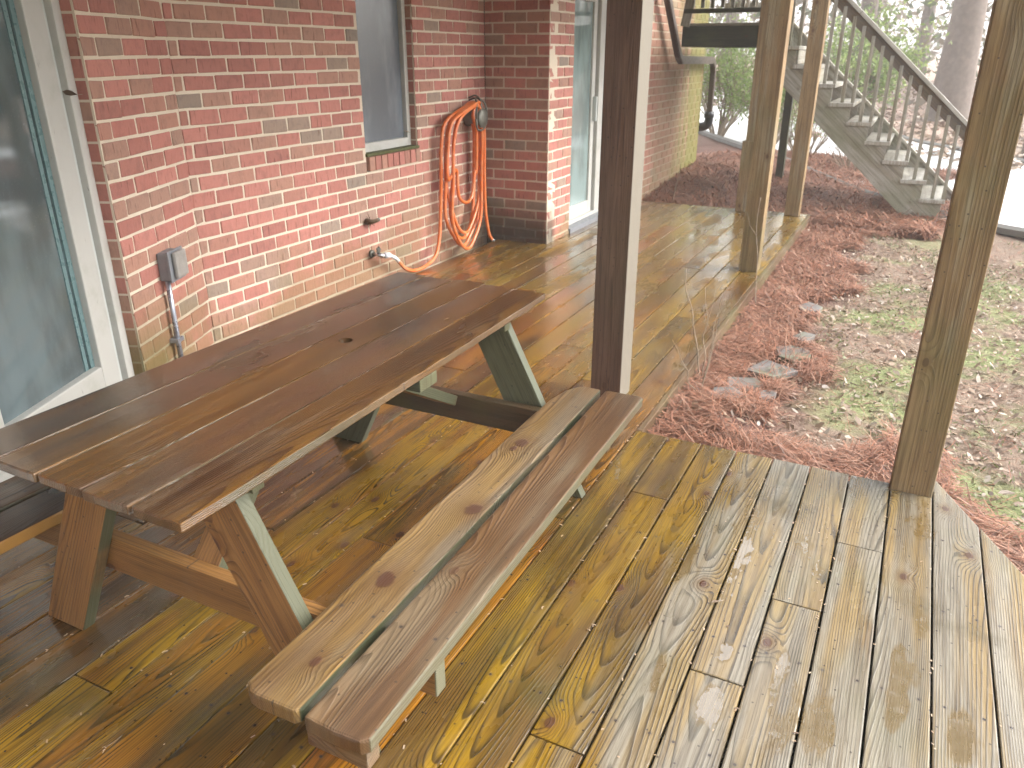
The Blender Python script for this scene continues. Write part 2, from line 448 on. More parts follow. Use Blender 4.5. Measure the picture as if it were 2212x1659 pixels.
def mat_ground():
    g = G('yard_ground')
    p = g.pos()
    x, y, z = g.sep(p)
    n0 = g.noise(p, 1.3, 5, 0.6)
    n1 = g.noise(p, 14, 6, 0.7)
    n2 = g.noise(p, 60, 4, 0.7)
    soil = g.mix(n1, (0.13, 0.085, 0.06), (0.29, 0.215, 0.155))
    straw = g.mix(n1, (0.06, 0.028, 0.02), (0.17, 0.080, 0.055))
    moss = g.mix(n2, (0.13, 0.16, 0.05), (0.25, 0.27, 0.12))
    near = g.ss(g.add(x, g.mul(g.sub(n0, .5), 0.6)), -0.45, -0.1)
    c = g.mix(near, straw, soil)
    far = g.ss(y, 6.0, 9.0)
    c = g.mix(g.mul(g.mul(g.ss(g.noise(p, 1.7, 4, 0.6), 0.45, 0.6), near), g.sub(1.0, g.mul(far, .5))), c, moss)
    c = g.mix(g.mul(g.ss(y, 12.0, 18.0), 0.8), c, g.mix(n1, (0.25, 0.16, 0.12), (0.44, 0.31, 0.25)))
    return g.bsdf(Base_Color=c, Roughness=0.85, Normal=g.bump(g.add(n1, n2), 0.9, 0.02))


M['brick'] = mat_brick()
M['mortar'] = mat_mortar()
M['glass'] = mat_glass('door_glass', (0.060, 0.082, 0.088))
M['glass_far'] = mat_glass('far_door_glass', (0.13, 0.17, 0.165), 0.06)
M['screen'] = mat_glass('insect_screen', (0.085, 0.100, 0.118), 0.16, 0.6)
M['ground'] = mat_ground()
M['needle'] = mat_leaf('pine_needles', [(0, (0.250, 0.105, 0.062)), (0.35, (0.330, 0.155, 0.095)), (0.6, (0.110, 0.045, 0.028)), (0.8, (0.400, 0.230, 0.155)), (1, (0.060, 0.028, 0.020))], 0.55, 0.1)
M['litter'] = mat_leaf('leaf_litter', [(0, (0.213, 0.143, 0.094)), (0.4, (0.295, 0.221, 0.156)), (0.7, (0.131, 0.078, 0.049)), (0.9, (0.344, 0.279, 0.221)), (0.97, (0.410, 0.361, 0.303)), (1, (0.074, 0.045, 0.033))], 0.45, 0.12)
M['clover'] = mat_leaf('clover_leaves', [(0, (0.115, 0.130, 0.050)), (0.5, (0.165, 0.180, 0.075)), (0.8, (0.210, 0.210, 0.115)), (1, (0.085, 0.095, 0.045))], 0.5, 0.3)
M['leaf_pale'] = mat_leaf('pale_green_leaves', [(0, (0.13, 0.18, 0.06)), (0.5, (0.20, 0.27, 0.085)), (1, (0.28, 0.33, 0.12))], 0.5, 0.45)
M['leaf_wood'] = mat_leaf('woodland_leaves', [(0, (0.075, 0.095, 0.050)), (0.3, (0.13, 0.145, 0.08)), (0.55, (0.16, 0.13, 0.09)), (0.8, (0.20, 0.165, 0.12)), (1, (0.13, 0.10, 0.07))], 0.5, 0.4)
M['leaf_pine'] = mat_leaf('pine_foliage', [(0, (0.05, 0.08, 0.03)), (0.6, (0.08, 0.12, 0.045)), (1, (0.12, 0.15, 0.06))], 0.6, 0.3)
M['bark'] = plain('pine_bark', (0.22, 0.175, 0.145), 0.9, var=0.5, scale=7, bump=1.0)
M['moss_sill'] = plain('mossy_sill', (0.10, 0.105, 0.035), 0.9, var=0.5, scale=40, bump=0.8)
M['debris'] = mat_leaf('deck_debris', [(0, (0.30, 0.20, 0.12)), (0.6, (0.45, 0.34, 0.24)), (1, (0.10, 0.06, 0.04))], 0.5, 0.1)
M['debris_dark'] = M['debris']


def mat_hose():
    g = G('orange_rubber_hose')
    p = g.pos()
    nz = g.noise(p, 14, 4, 0.6)
    c = g.mix(g.ss(nz, 0.4, 0.7), (0.62, 0.135, 0.020), (0.64, 0.22, 0.085))
    return g.bsdf(Base_Color=c, Roughness=0.32, Coat_Weight=0.3, Coat_Roughness=0.2)


def mat_stone():
    g = G('grey_flagstone')
    p = g.pos()
    nz = g.noise(p, 9, 6, 0.65)
    c = g.mix(nz, (0.085, 0.080, 0.076), (0.19, 0.175, 0.165))
    c = g.mix(g.mul(g.ss(g.noise(p, 3, 3), 0.55, 0.7), 0.5), c, (0.14, 0.16, 0.06))
    return g.bsdf(Base_Color=c, Roughness=0.5, Normal=g.bump(nz, 0.6, 0.01))


M['hose'] = mat_hose()
M['stone'] = mat_stone()


# ------------------------------------------------------------------ object helpers
def link(o, parent=None, mat=None):
    COL.objects.link(o)
    if parent is not None:
        o.parent = parent
    if mat is not None and hasattr(o.data, 'materials') and len(o.data.materials) == 0:
        o.data.materials.append(mat)
    return o


def tag(o, label=None, cat=None, group=None, kind=None):
    if label: o['label'] = label
    if cat: o['category'] = cat
    if group: o['group'] = group
    if kind: o['kind'] = kind
    return o


def empty(name, loc=(0, 0, 0), rz=0.0):
    o = bpy.data.objects.new(name, None)
    o.empty_display_size = 0.1
    COL.objects.link(o)
    o.location = loc
    o.rotation_euler = (0, 0, rz)
    return o


def mesh_obj(name, me, mat=None, parent=None, loc=None, rot=None, mtx=None):
    o = bpy.data.objects.new(name, me)
    if mtx is not None:
        o.matrix_local = mtx
    if loc is not None: o.location = loc
    if rot is not None: o.rotation_euler = rot
    return link(o, parent, mat)


def bm_box(bm, c, s, mtx=None, bevel=0.0, segs=1):
    r = bmesh.ops.create_cube(bm, size=1.0, matrix=Matrix.Translation(Vector(c)) @ Matrix.Diagonal((*s, 1)))
    vs = r['verts']
    if bevel > 0:
        es = list({e for v in vs for e in v.link_edges})
        rb = bmesh.ops.bevel(bm, geom=es, offset=bevel, segments=segs, affect='EDGES', profile=0.6)
        vs = list({v for f in rb['faces'] for v in f.verts} | {v for v in vs if v.is_valid})
    if mtx is not None:
        bmesh.ops.transform(bm, matrix=mtx, verts=list(vs))
    return vs


def to_mesh(bm, name, smooth=False):
    bmesh.ops.recalc_face_normals(bm, faces=bm.faces[:])
    me = bpy.data.meshes.new(name)
    bm.to_mesh(me)
    bm.free()
    if smooth:
        me.polygons.foreach_set('use_smooth', [True] * len(me.polygons))
    return me


def wood_attrs(me, L, W, T, co=None):
    n = len(me.vertices)
    if co is None:
        co = np.empty(n * 3, dtype=np.float32)
        me.vertices.foreach_get('co', co)
    co = np.asarray(co, dtype=np.float32).reshape(-1, 3)
    a = me.attributes.new('wc', 'FLOAT_VECTOR', 'POINT')
    a.data.foreach_set('vector', co.ravel())
    b = me.attributes.new('wn', 'FLOAT_VECTOR', 'POINT')
    b.data.foreach_set('vector', (co / np.array([L / 2, W / 2, T / 2], dtype=np.float32)).ravel())


_plank_cache = {}


def plank_mesh(L, W, T, bev=0.004, name='plank'):
    key = (round(L, 3), round(W, 3), round(T, 3), bev)
    if key in _plank_cache:
        return _plank_cache[key]
    bm = bmesh.new()
    bm_box(bm, (0, 0, 0), (L, W, T), bevel=bev, segs=2)
    me = to_mesh(bm, name)
    wood_attrs(me, L, W, T)
    _plank_cache[key] = me
    return me


def outline_mesh(pts, T, bev=0.003, W=0.14, name='plank', holes=None):
    """plank cut to an outline (local x,y), thickness T centred on z"""
    bm = bmesh.new()
    vs = [bm.verts.new((p[0], p[1], -T / 2)) for p in pts]
    f = bm.faces.new(vs)
    r = bmesh.ops.extrude_face_region(bm, geom=[f])
    bmesh.ops.translate(bm, verts=[v for v in r['geom'] if isinstance(v, bmesh.types.BMVert)], vec=(0, 0, T))
    bmesh.ops.recalc_face_normals(bm, faces=bm.faces[:])
    if bev:
        es = [e for e in bm.edges if len(e.link_faces) == 2 and e.calc_face_angle(0) > 0.5]
        bmesh.ops.bevel(bm, geom=es, offset=bev, segments=2, affect='EDGES', profile=0.6)
    me = to_mesh(bm, name)
    L = max(p[0] for p in pts) - min(p[0] for p in pts)
    wood_attrs(me, L, W, T)
    return me


def frame_mtx(origin, xdir, ydir):
    x = Vector(xdir).normalized()
    y = Vector(ydir)
    y = (y - x * y.dot(x)).normalized()
    z = x.cross(y)
    m = Matrix((x, y, z)).transposed().to_4x4()
    m.translation = Vector(origin)
    return m


def plank(name, a, b, W, T, mat, parent=None, ydir=(1, 0, 0), bev=0.004):
    """board from a to b (centre line); W lies along ydir"""
    a, b = Vector(a), Vector(b)
    L = (b - a).length
    me = plank_mesh(L, W, T, bev, name)
    if len(me.materials) == 0:
        me.materials.append(mat)
    o = bpy.data.objects.new(name, me)
    COL.objects.link(o)
    o.parent = parent
    m = frame_mtx((a + b) / 2, b - a, ydir)
    if parent is not None:
        pm = parent.matrix_basis
        m = pm.inverted() @ m
    o.matrix_local = m
    o.material_slots[0].link = 'OBJECT'
    o.material_slots[0].material = mat
    return o


def tube_bm(bm, pts, r, segs=8, caps=True):
    pts = [Vector(p) for p in pts]
    rs = r if isinstance(r, (list, tuple)) else [r] * len(pts)
    t = (pts[1] - pts[0]).normalized()
    up = Vector((0, 0, 1)) if abs(t.z) < 0.9 else Vector((1, 0, 0))
    nrm = (up - t * up.dot(t)).normalized()
    rings = []
    for i, p in enumerate(pts):
        if i == 0: t = (pts[1] - pts[0])
        elif i == len(pts) - 1: t = (pts[-1] - pts[-2])
        else: t = (pts[i + 1] - pts[i - 1])
        t = t.normalized()
        nrm = (nrm - t * nrm.dot(t))
        if nrm.length < 1e-6: nrm = t.orthogonal()
        nrm.normalize()
        bi = t.cross(nrm)
        rings.append([bm.verts.new(p + (nrm * math.cos(2 * PI * k / segs) + bi * math.sin(2 * PI * k / segs)) * rs[i]) for k in range(segs)])
    for i in range(len(rings) - 1):
        for k in range(segs):
            bm.faces.new((rings[i][k], rings[i][(k + 1) % segs], rings[i + 1][(k + 1) % segs], rings[i + 1][k]))
    if caps:
        bm.faces.new(rings[0][::-1])
        bm.faces.new(rings[-1])


def tube(name, pts, r, mat, parent=None, segs=8):
    bm = bmesh.new()
    tube_bm(bm, pts, r, segs)
    me = to_mesh(bm, name, True)
    o = mesh_obj(name, me, mat, parent)
    if parent is not None:
        o.matrix_local = parent.matrix_basis.inverted()
    return o


def smooth_path(pts, n=8):
    P = [Vector(p) for p in pts]
    P = [P[0] * 2 - P[1]] + P + [P[-1] * 2 - P[-2]]
    out = []
    for i in range(1, len(P) - 2):
        for k in range(n):
            t = k / n
            out.append(0.5 * ((2 * P[i]) + (P[i + 1] - P[i - 1]) * t + (2 * P[i - 1] - 5 * P[i] + 4 * P[i + 1] - P[i + 2]) * t * t
                              + (3 * P[i] - P[i - 1] - 3 * P[i + 1] + P[i + 2]) * t ** 3))
    out.append(P[-2])
    return out


def box(name, lo, hi, mat, parent=None, bev=0.0, mtx=None):
    bm = bmesh.new()
    c = [(a + b) / 2 for a, b in zip(lo, hi)]
    s = [abs(b - a) for a, b in zip(lo, hi)]
    bm_box(bm, c, s, bevel=bev, segs=2)
    if mtx is not None:
        bmesh.ops.transform(bm, matrix=mtx, verts=bm.verts[:])
    me = to_mesh(bm, name)
    o = mesh_obj(name, me, mat, parent)
    if parent is not None:
        o.matrix_local = parent.matrix_basis.inverted()
    return o


def arr_mesh(name, V, F, mat, attrs=None):
    """fast mesh from arrays; F is (n,k)"""
    V = np.asarray(V, dtype=np.float32)
    F = np.asarray(F, dtype=np.int32)
    me = bpy.data.meshes.new(name)
    me.vertices.add(len(V))
    me.vertices.foreach_set('co', V.ravel())
    k = F.shape[1]
    me.loops.add(F.size)
    me.loops.foreach_set('vertex_index', F.ravel())
    me.polygons.add(len(F))
    me.polygons.foreach_set('loop_start', np.arange(0, F.size, k, dtype=np.int32))
    me.polygons.foreach_set('loop_total', np.full(len(F), k, dtype=np.int32))
    me.update(calc_edges=True)
    me.materials.append(mat)
    return me


# ------------------------------------------------------------------ the ground
def ground_h(x, y):
    x = np.asarray(x, dtype=float); y = np.asarray(y, dtype=float)
    h = np.full(np.broadcast(x, y).shape, -0.125)
    # bank of straw rising towards the house past the end of the deck
    bank = np.clip((y - 8.3) / 2.5, 0, 1) * np.clip((-0.3 - x) / 1.6, 0, 1)
    h = h + bank * 0.19
    # heap of straw in the inner corner of the deck
    h = h + 0.05 * np.exp(-(((x + 0.62) / 0.28) ** 2 + ((y - 3.35) / 0.4) ** 2))
    h = h + 0.02 * np.sin(x * 2.1 + 1) * np.sin(y * 1.3) * np.clip((x + 0.6), 0, 1)
    h = h + 0.012 * np.sin(x * 7.3) * np.sin(y * 6.1 + x)
    # land falls a touch to the drive, then climbs into the wood
    h = h + np.clip((y - 26) / 40, 0, 1) * 1.2
    # dug out under the deck and house so that nothing pokes through the boards
    under = (np.clip((-0.86 - x) / 0.05, 0, 1) * (y < 8.45)) + ((x < 0.26) & (y < 2.93)) + ((x > 0.2) & (x < 2.5) & (y < 2.93 - (x - 0.28) * 2.16))
    h = np.where(under > 0, -0.24, h)
    return h


def dens(lo, hi, n):
    return np.linspace(lo, hi, n)


xs = np.unique(np.concatenate([dens(-90, -8, 12), dens(-8, -1, 36), dens(-1, 3, 81), dens(3, 12, 30), dens(12, 90, 12)]))
ys = np.unique(np.concatenate([dens(-30, 2, 14), dens(2, 6, 81), dens(6, 14, 60), dens(14, 40, 30), dens(40, 220, 12)]))
XX, YY = np.meshgrid(xs, ys)
ZZ = ground_h(XX, YY) + RNG.normal(0, 0.004, XX.shape)
nx, ny = len(xs), len(ys)
V = np.stack([XX.ravel(), YY.ravel(), ZZ.ravel()], 1)
ii = (np.arange(ny - 1)[:, None] * nx + np.arange(nx - 1)[None, :]).ravel()
F = np.stack([ii, ii + 1, ii + nx + 1, ii + nx], 1)
me = arr_mesh('ground', V, F, M['ground'])
me.polygons.foreach_set('use_smooth', [True] * len(me.polygons))
ground = tag(link(bpy.data.objects.new('ground', me)), kind='structure')

# drive: pale concrete running from the right behind the stairs to the far left
DRV = [(9.0, 6.0, 2.3), (4.0, 9.2, 2.3), (1.2, 11.9, 2.2), (-1.2, 15.6, 2.1), (-4.3, 21.5, 2.2), (-8.0, 28.5, 2.4), (-12, 37, 2.5)]
dp = smooth_path([(a, b, 0) for a, b, c in DRV], 8)
Vd, Fd, K = [], [], []
for i, p in enumerate(dp):
    t = (dp[min(i + 1, len(dp) - 1)] - dp[max(i - 1, 0)]).normalized()
    nrm = Vector((-t.y, t.x, 0))
    w = 2.15
    for s in (-1, -0.33, 0.33, 1):
        q = p + nrm * w * s
        Vd.append((q.x, q.y, float(ground_h(q.x, q.y)) + 0.035))
    K.append((p, nrm, w))
for i in range(len(dp) - 1):
    for k in range(3):
        a = i * 4 + k
        Fd.append((a, a + 1, a + 5, a + 4))
me = arr_mesh('drive', Vd, Fd, M['concrete'])
tag(link(bpy.data.objects.new('drive', me)), kind='structure')
for sgn in (-1, 1):
    bm = bmesh.new()
    tube_bm(bm, [p + n * sgn * (w + 0.02) + Vector((0, 0, float(ground_h((p + n * sgn * w).x, (p + n * sgn * w).y)) + 0.045)) for p, n, w in K], 0.055, 6)
    o = mesh_obj('kerb', to_mesh(bm, 'kerb'), M['kerb'])
    tag(o, kind='structure')

# ------------------------------------------------------------------ the deck
PITCHX, G0 = 0.1440, 0.1300
deck = empty('deck')
tag(deck, kind='structure')
under = bmesh.new()
for yj in np.arange(-1.4, 8.5, 0.406):
    xr = 0.0
    xr = -0.93 if yj > 2.9 else min(1.1, 0.28 + (3.05 - yj) / 2.16 - 0.12)
    x0 = -3.2
    bm_box(under, ((x0 + xr) / 2, yj, -0.12), (xr - x0, 0.038, 0.184))
sub = mesh_obj('joist_frame', to_mesh(under, 'joist_frame'), M['stair_dark'], deck)
wood_attrs(sub.data, 3, .1, .1)


def bay_y(x):
    return 2.9 - (x + 3.28) * 2.4142


KNOWN = {0: [2.455], 1: [2.053], 2: [1.655], 4: [1.271], 5: [2.46]}
for k in range(-6, 23):
    xr = G0 - PITCHX * k
    xl = xr - PITCHX
    cx = (xl + xr) / 2
    W = PITCHX - 0.0045
    y0 = -1.5 if cx > -1.4 else max(-1.5, bay_y(cx) - 0.15)
    if k >= 7:
        y1 = 8.5
    elif k >= 0:
        y1 = 2.962
    elif k == -1:
        y1 = 2.911
    else:
        y1 = None
    if cx < -2.70 and k >= 7: y1 = 6.07
    wx = cx
    m = M['deck'] if cx > -1.15 else M['deck_dark']
    cuts = KNOWN.get(k)
    if y1 is None:
        ya = 3.05 - 2.16 * (xl - 0.285)
        yb = 3.05 - 2.16 * (xr - 0.285)
        if yb < y0 + .3: continue
        L = ya - y0
        yc = (ya + y0) / 2
        # local x along +Y, local y = -X
        pts = [(-L / 2, W / 2), (-L / 2, -W / 2), (yb - yc, -W / 2), (ya - yc, W / 2)]
        me_ = outline_mesh(pts, 0.025, 0.0035, W, 'deck_board')
        o = mesh_obj('deck_board', me_, m, deck, mtx=frame_mtx((cx, yc, -0.0125), (0, 1, 0), (-1, 0, 0)))
        continue
    if cuts is None:
        cuts = []
        if y1 - y0 > 4:
            c = y0 + 0.406 * random.randint(3, 9) + 0.02
            while c < y1 - 0.6:
                cuts.append(c)
                c += 0.406 * random.randint(7, 10)
    elif k >= 7:
        pass
    seg = [y0] + [c for c in cuts if y0 + .2 < c < y1 - .1] + [y1]
    for a, b in zip(seg[:-1], seg[1:]):
        mm = m
        if -1.9 < cx <= -0.95:          # transition: boards sheltered near the wall are browner
            mm = M['deck'] if (a > 2.5 or random.random() < 0.45) else M['deck_dark']
        if cx <= -1.9:
            mm = M['deck'] if a > 3.5 else M['deck_dark']
        dzz = random.uniform(-0.0012, 0.0)
        plank('deck_board', (cx, a + 0.0015, -0.0125 + dzz), (cx, b - 0.0015, -0.0125 + dzz), W - random.uniform(0, .0015), 0.025, mm, deck, ydir=(-1, 0, 0), bev=0.0045)
plank('rim_board', (-0.866, 2.97, -0.095), (-0.866, 8.5, -0.095), 0.184, 0.026, M['rim'], deck, ydir=(0, 0, 1))
plank('rim_board', (-0.86, 2.945, -0.12), (0.13, 2.945, -0.12), 0.184, 0.026, M['rim'], deck, ydir=(0, 0, 1))
plank('rim_board', (-2.7, 8.515, -0.095), (-0.86, 8.515, -0.095), 0.184, 0.026, M['rim'], deck, ydir=(0, 0, 1))
plank('rim_board', (0.27, 3.055, -0.12), (1.15, 3.055 - 2.16 * 0.88, -0.12), 0.184, 0.026, M['rim'], deck, ydir=(0, 0, 1))

# ------------------------------------------------------------------ brick house
house = empty('brick_house', (-3.28, 4.0, 0))
tag(house, 'red brick house wall with pale mortar, glass doors and a white window along the deck', 'house')
COURSE, ZB, BL = 0.0808, 0.034, 0.2015
BZ = np.array([0, 0, 0])


class WallFace:
    """vertical face: origin o, along unit a (to the right seen from outside or not), outward n"""
    def __init__(s, o, a, n, l0, l1, z0, z1, holes=(), phase=0.0):
        s.o, s.a, s.n = Vector(o), Vector(a).normalized(), Vector(n).normalized()
        s.l0, s.l1, s.z0, s.z1, s.holes, s.phase = l0, l1, z0, z1, list(holes), phase

    def P(s, l, z, off=0.0):
        return s.o + s.a * l + s.n * off + Vector((0, 0, z))


A22 = R(22.5)
faces = {}
faces['main'] = WallFace((-3.28, 0, 0), (0, 1, 0), (1, 0, 0), 2.9, 6.07, 0, 2.6, [(4.39, 5.02, 0.885, 2.25)], 0.034)
bay_o, bay_a, bay_n = Vector((-3.28, 2.9, 0)), Vector((math.sin(A22), -math.cos(A22), 0)), Vector((math.cos(A22), math.sin(A22), 0))
faces['bay'] = WallFace(bay_o, bay_a, bay_n, 0.0, 3.8, 0, 2.6, [(0.72, 2.75, -0.1, 2.12)], 0.115)
faces['return'] = WallFace((-3.28, 6.07, 0), (1, 0, 0), (0, -1, 0), 0.0, 0.575, 0, 2.6, [], -0.03)
faces['side'] = WallFace((-2.705, 0, 0), (0, 1, 0), (1, 0, 0), 6.084, 11.1, 0, 2.6, [(6.575, 8.42, -0.1, 2.1)], 0.025)
REVEAL = 0.10
mort = bmesh.new()


def face_box(bm, wf, l0, l1, z0, z1, o0, o1):
    """box in wall coordinates, offsets o0..o1 along the outward normal"""
    m = Matrix((wf.a, wf.n, Vector((0, 0, 1)))).transposed().to_4x4()
    m.translation = wf.o
    bm_box(bm, ((l0 + l1) / 2, (o0 + o1) / 2, (z0 + z1) / 2), (l1 - l0, o1 - o0, z1 - z0), mtx=m)


for wf in faces.values():
    ls = wf.l0
    top, bot = wf.z1, wf.z0 - 0.25
    th = -0.16
    s_ = wf.l0
    for (h0, h1, hz0, hz1) in wf.holes:
        face_box(mort, wf, s_, h0, bot, top, th, -0.0042)
        if hz0 > 0: face_box(mort, wf, h0, h1, bot, hz0 - 0.115 if wf is faces['main'] else hz0, th, -0.0042)
        face_box(mort, wf, h0, h1, hz1, top, th, -0.0042)
        s_ = h1
    face_box(mort, wf, s_, wf.l1, bot, top, th, -0.0042)
wall_core = mesh_obj('wall', to_mesh(mort, 'wall'), M['mortar'], house)
wall_core.matrix_local = house.matrix_basis.inverted()

# bricks: list of (wall face, l0, l1, z0, z1, depth in, turned)
bricks = []


def lay(wf, bottom=0.0, close0=True, close1=True):
    k = -1
    while True:
        zb = ZB + k * COURSE
        z0, z1 = zb + 0.0064, zb + COURSE - 0.0064
        k += 1
        if z0 > wf.z1 - 0.05: break
        if z1 < bottom + 0.01: continue
        odd = k % 2
        p = wf.phase + (0.5 * BL if odd else 0.0)
        j = math.floor((wf.l0 - p) / BL) - 1
        while True:
            a, b = p + j * BL + 0.0058, p + (j + 1) * BL - 0.0058
            j += 1
            if a > wf.l1: break
            a, b = max(a, wf.l0 + 0.001), min(b, wf.l1 - 0.001)
            if b - a < 0.03: continue
            segs = [(a, b)]
            for (h0, h1, hz0, hz1) in wf.holes:
                if z1 > hz0 - (0.11 if hz0 > 0 else 0) and z0 < hz1:
                    ns = []
                    for (u, v) in segs:
                        if v <= h0 or u >= h1: ns.append((u, v))
                        else:
                            if u < h0: ns.append((u, h0 - 0.001))
                            if v > h1: ns.append((h1 + 0.001, v))
                    segs = ns
            for (u, v) in segs:
                if v - u > 0.025:
                    bricks.append((wf, u, v, z0, z1))


for wf in faces.values():
    lay(wf, bottom=-0.02)
# door and window reveals in brick, end on
f_m, f_b = faces['main'], faces['bay']
fwd = Vector((-math.sin(AZ) * math.cos(PITCH), math.cos(AZ) * math.cos(PITCH), -math.sin(PITCH)))
rgt = Vector((math.cos(AZ), math.sin(AZ), 0))
upv = rgt.cross(fwd)
C0 = Vector((0, 0, CAM_H))


def scr(p):
    q = Vector(p) - C0
    z = q.dot(fwd)
    if z < 0.1: return None
    return (1106 + 1687 * q.dot(rgt) / z, 829.5 - 1687 * q.dot(upv) / z)


def brick_area(b):
    wf, u, v, z0, z1 = b
    ps = [scr(wf.P(*q)) for q in ((u, z0), (v, z0), (v, z1), (u, z1))]
    if any(p is None for p in ps): return 0
    cx_ = sum(p[0] for p in ps) / 4; cy_ = sum(p[1] for p in ps) / 4
    if not (-20 < cx_ < 2232 and -20 < cy_ < 1680): return 0
    # hidden behind the table
    if cy_ > 1000: return 0
    if cx_ > 1240 and wf is faces['side'] and 6.5 < (u + v) / 2 < 8.9: return 0
    s = 0
    for i in range(4):
        a, c = ps[i], ps[(i + 1) % 4]
        s += a[0] * c[1] - a[1] * c[0]
    return abs(s) / 2


order = sorted(range(len(bricks)), key=lambda i: -brick_area(bricks[i]))
single = set(order[:296])
bk_cache = {}


def brick_mesh(L, H, var):
    key = (round(L, 3), round(H, 3), var)
    if key not in bk_cache:
        rr = random.Random(hash(key) & 0xffff)
        bm = bmesh.new()
        bm_box(bm, (0, -0.03, 0), (L, 0.06, H), bevel=0.0035, segs=1)
        for v in bm.verts:
            v.co += Vector((rr.uniform(-1, 1), rr.uniform(-.6, .6), rr.uniform(-1, 1))) * 0.0026
        me = to_mesh(bm, 'brick')
        me.materials.append(M['brick'])
        bk_cache[key] = me
    return bk_cache[key]


hm_inv = house.matrix_basis.inverted()
stuff = {}
for i, b in enumerate(bricks):
    wf, u, v, z0, z1 = b
    rot = Matrix((wf.a, wf.n, Vector((0, 0, 1)))).transposed().to_4x4()
    if wf.a.cross(wf.n).z < 0:            # keep it a proper rotation
        rot = Matrix((-wf.a, wf.n, Vector((0, 0, 1)))).transposed().to_4x4()
    jit = Matrix.Rotation(random.uniform(-.007, .007), 4, 'Y') @ Matrix.Rotation(random.uniform(-.004, .004), 4, 'Z')
    m = Matrix.Translation(wf.P((u + v) / 2, (z0 + z1) / 2, random.uniform(-0.0015, 0.0025))) @ rot @ jit
    if i in single:
        o = bpy.data.objects.new('brick', brick_mesh(v - u, z1 - z0, random.randint(0, 5)))
        COL.objects.link(o)
        o.parent = wall_core
        o.matrix_local = m      # wall_core's matrix already cancels the house offset
    else:
        bm = stuff.setdefault(id(wf), bmesh.new())
        tmp = brick_mesh(v - u, z1 - z0, random.randint(0, 5))
        n0 = len(bm.verts)
        bm.from_mesh(tmp)
        bm.verts.ensure_lookup_table()
        bmesh.ops.transform(bm, matrix=m, verts=bm.verts[n0:])
for bm in stuff.values():
    me = bpy.data.meshes.new('brickwork')
    bm.to_mesh(me)
    bm.free()
    me.materials.append(M['brick'])
    o = bpy.data.objects.new('brickwork', me)
    COL.objects.link(o)
    o.parent = house
    o.matrix_local = hm_inv
    o['kind'] = 'stuff'
# upper wall and the reveals' inner faces
up = box('upper_wall', (-3.5, -4.0, 2.6), (-3.27, 6.1, 5.2), M['siding'], house)
box('upper_wall', (-3.5, 6.1, 2.6), (-2.7, 11.1, 5.2), M['siding'], house)


def wbox(name, wf, l0, l1, z0, z1, o0, o1, mat, parent, bev=0.0):
    bm = bmesh.new()
    m = Matrix((wf.a, wf.n, Vector((0, 0, 1)))).transposed().to_4x4()
    m.translation = wf.o
    bm_box(bm, ((l0 + l1) / 2, (o0 + o1) / 2, (z0 + z1) / 2), (l1 - l0, o1 - o0, z1 - z0), mtx=m, bevel=bev, segs=2)
    o = mesh_obj(name, to_mesh(bm, name), mat, parent)
    if parent is house: o.matrix_local = hm_inv
    elif parent is not None:
        o.matrix_local = Matrix.Identity(4)
    return o


# jamb linings that show as dark brick returns
def jamb(wf, l, sgn, z0, z1, depth):
    k = -1
    bm = bmesh.new()
    m = Matrix((wf.a, wf.n, Vector((0, 0, 1)))).transposed().to_4x4()
    m.translation = wf.o
    while ZB + k * COURSE < z1:
        a = max(ZB + k * COURSE + .005, z0); b = min(ZB + (k + 1) * COURSE - .005, z1)
        k += 1
        if b - a < 0.02: continue
        bm_box(bm, (l - sgn * 0.02, -depth / 2 - 0.012, (a + b) / 2), (0.046, depth - 0.004, b - a), mtx=m)
    o = mesh_obj('brick_jamb', to_mesh(bm, 'brick_jamb'), M['brick'], house)
    o.matrix_local = hm_inv
    o['kind'] = 'stuff'


jamb(f_b, 0.72, 1, -0.05, 2.12, 0.14)
jamb(f_m, 5.02, -1, 0.885, 2.25, 0.14)
jamb(f_m, 4.39, 1, 0.885, 2.25, 0.14)
jamb(faces['side'], 6.56, 1, -0.05, 2.1, 0.14)
jamb(faces['side'], 8.42, -1, -0.05, 2.1, 0.14)

# rowlock sill below the window
lr = 4.40
sill = wbox('sill', f_m, 4.385, 5.025, 0.868, 0.888, -0.09, 0.012, M['moss_sill'], house, 0.004)
while lr < 5.01:
    b2 = wbox('sill_brick', f_m, lr, min(lr + 0.062, 5.022), 0.775, 0.866, -0.05, 0.016 + random.uniform(0, .003), M['brick'], sill, 0.003)
    lr += 0.071

# middle window
win = wbox('window', f_m, 4.40, 5.01, 0.89, 2.25, -0.13, -0.115, M['dark'], house)
for (a, b, c, d) in ((4.392, 4.43, 0.885, 2.25), (4.975, 5.018, 0.885, 2.25), (4.43, 4.975, 0.885, 0.945), (4.43, 4.975, 2.19, 2.25)):
    wbox('window_frame', f_m, a, b, c, d, -0.115, -0.055, M['vinyl'], win, 0.004)
wbox('insect_screen', f_m, 4.43, 4.975, 0.945, 2.19, -0.095, -0.088, M['screen'], win)

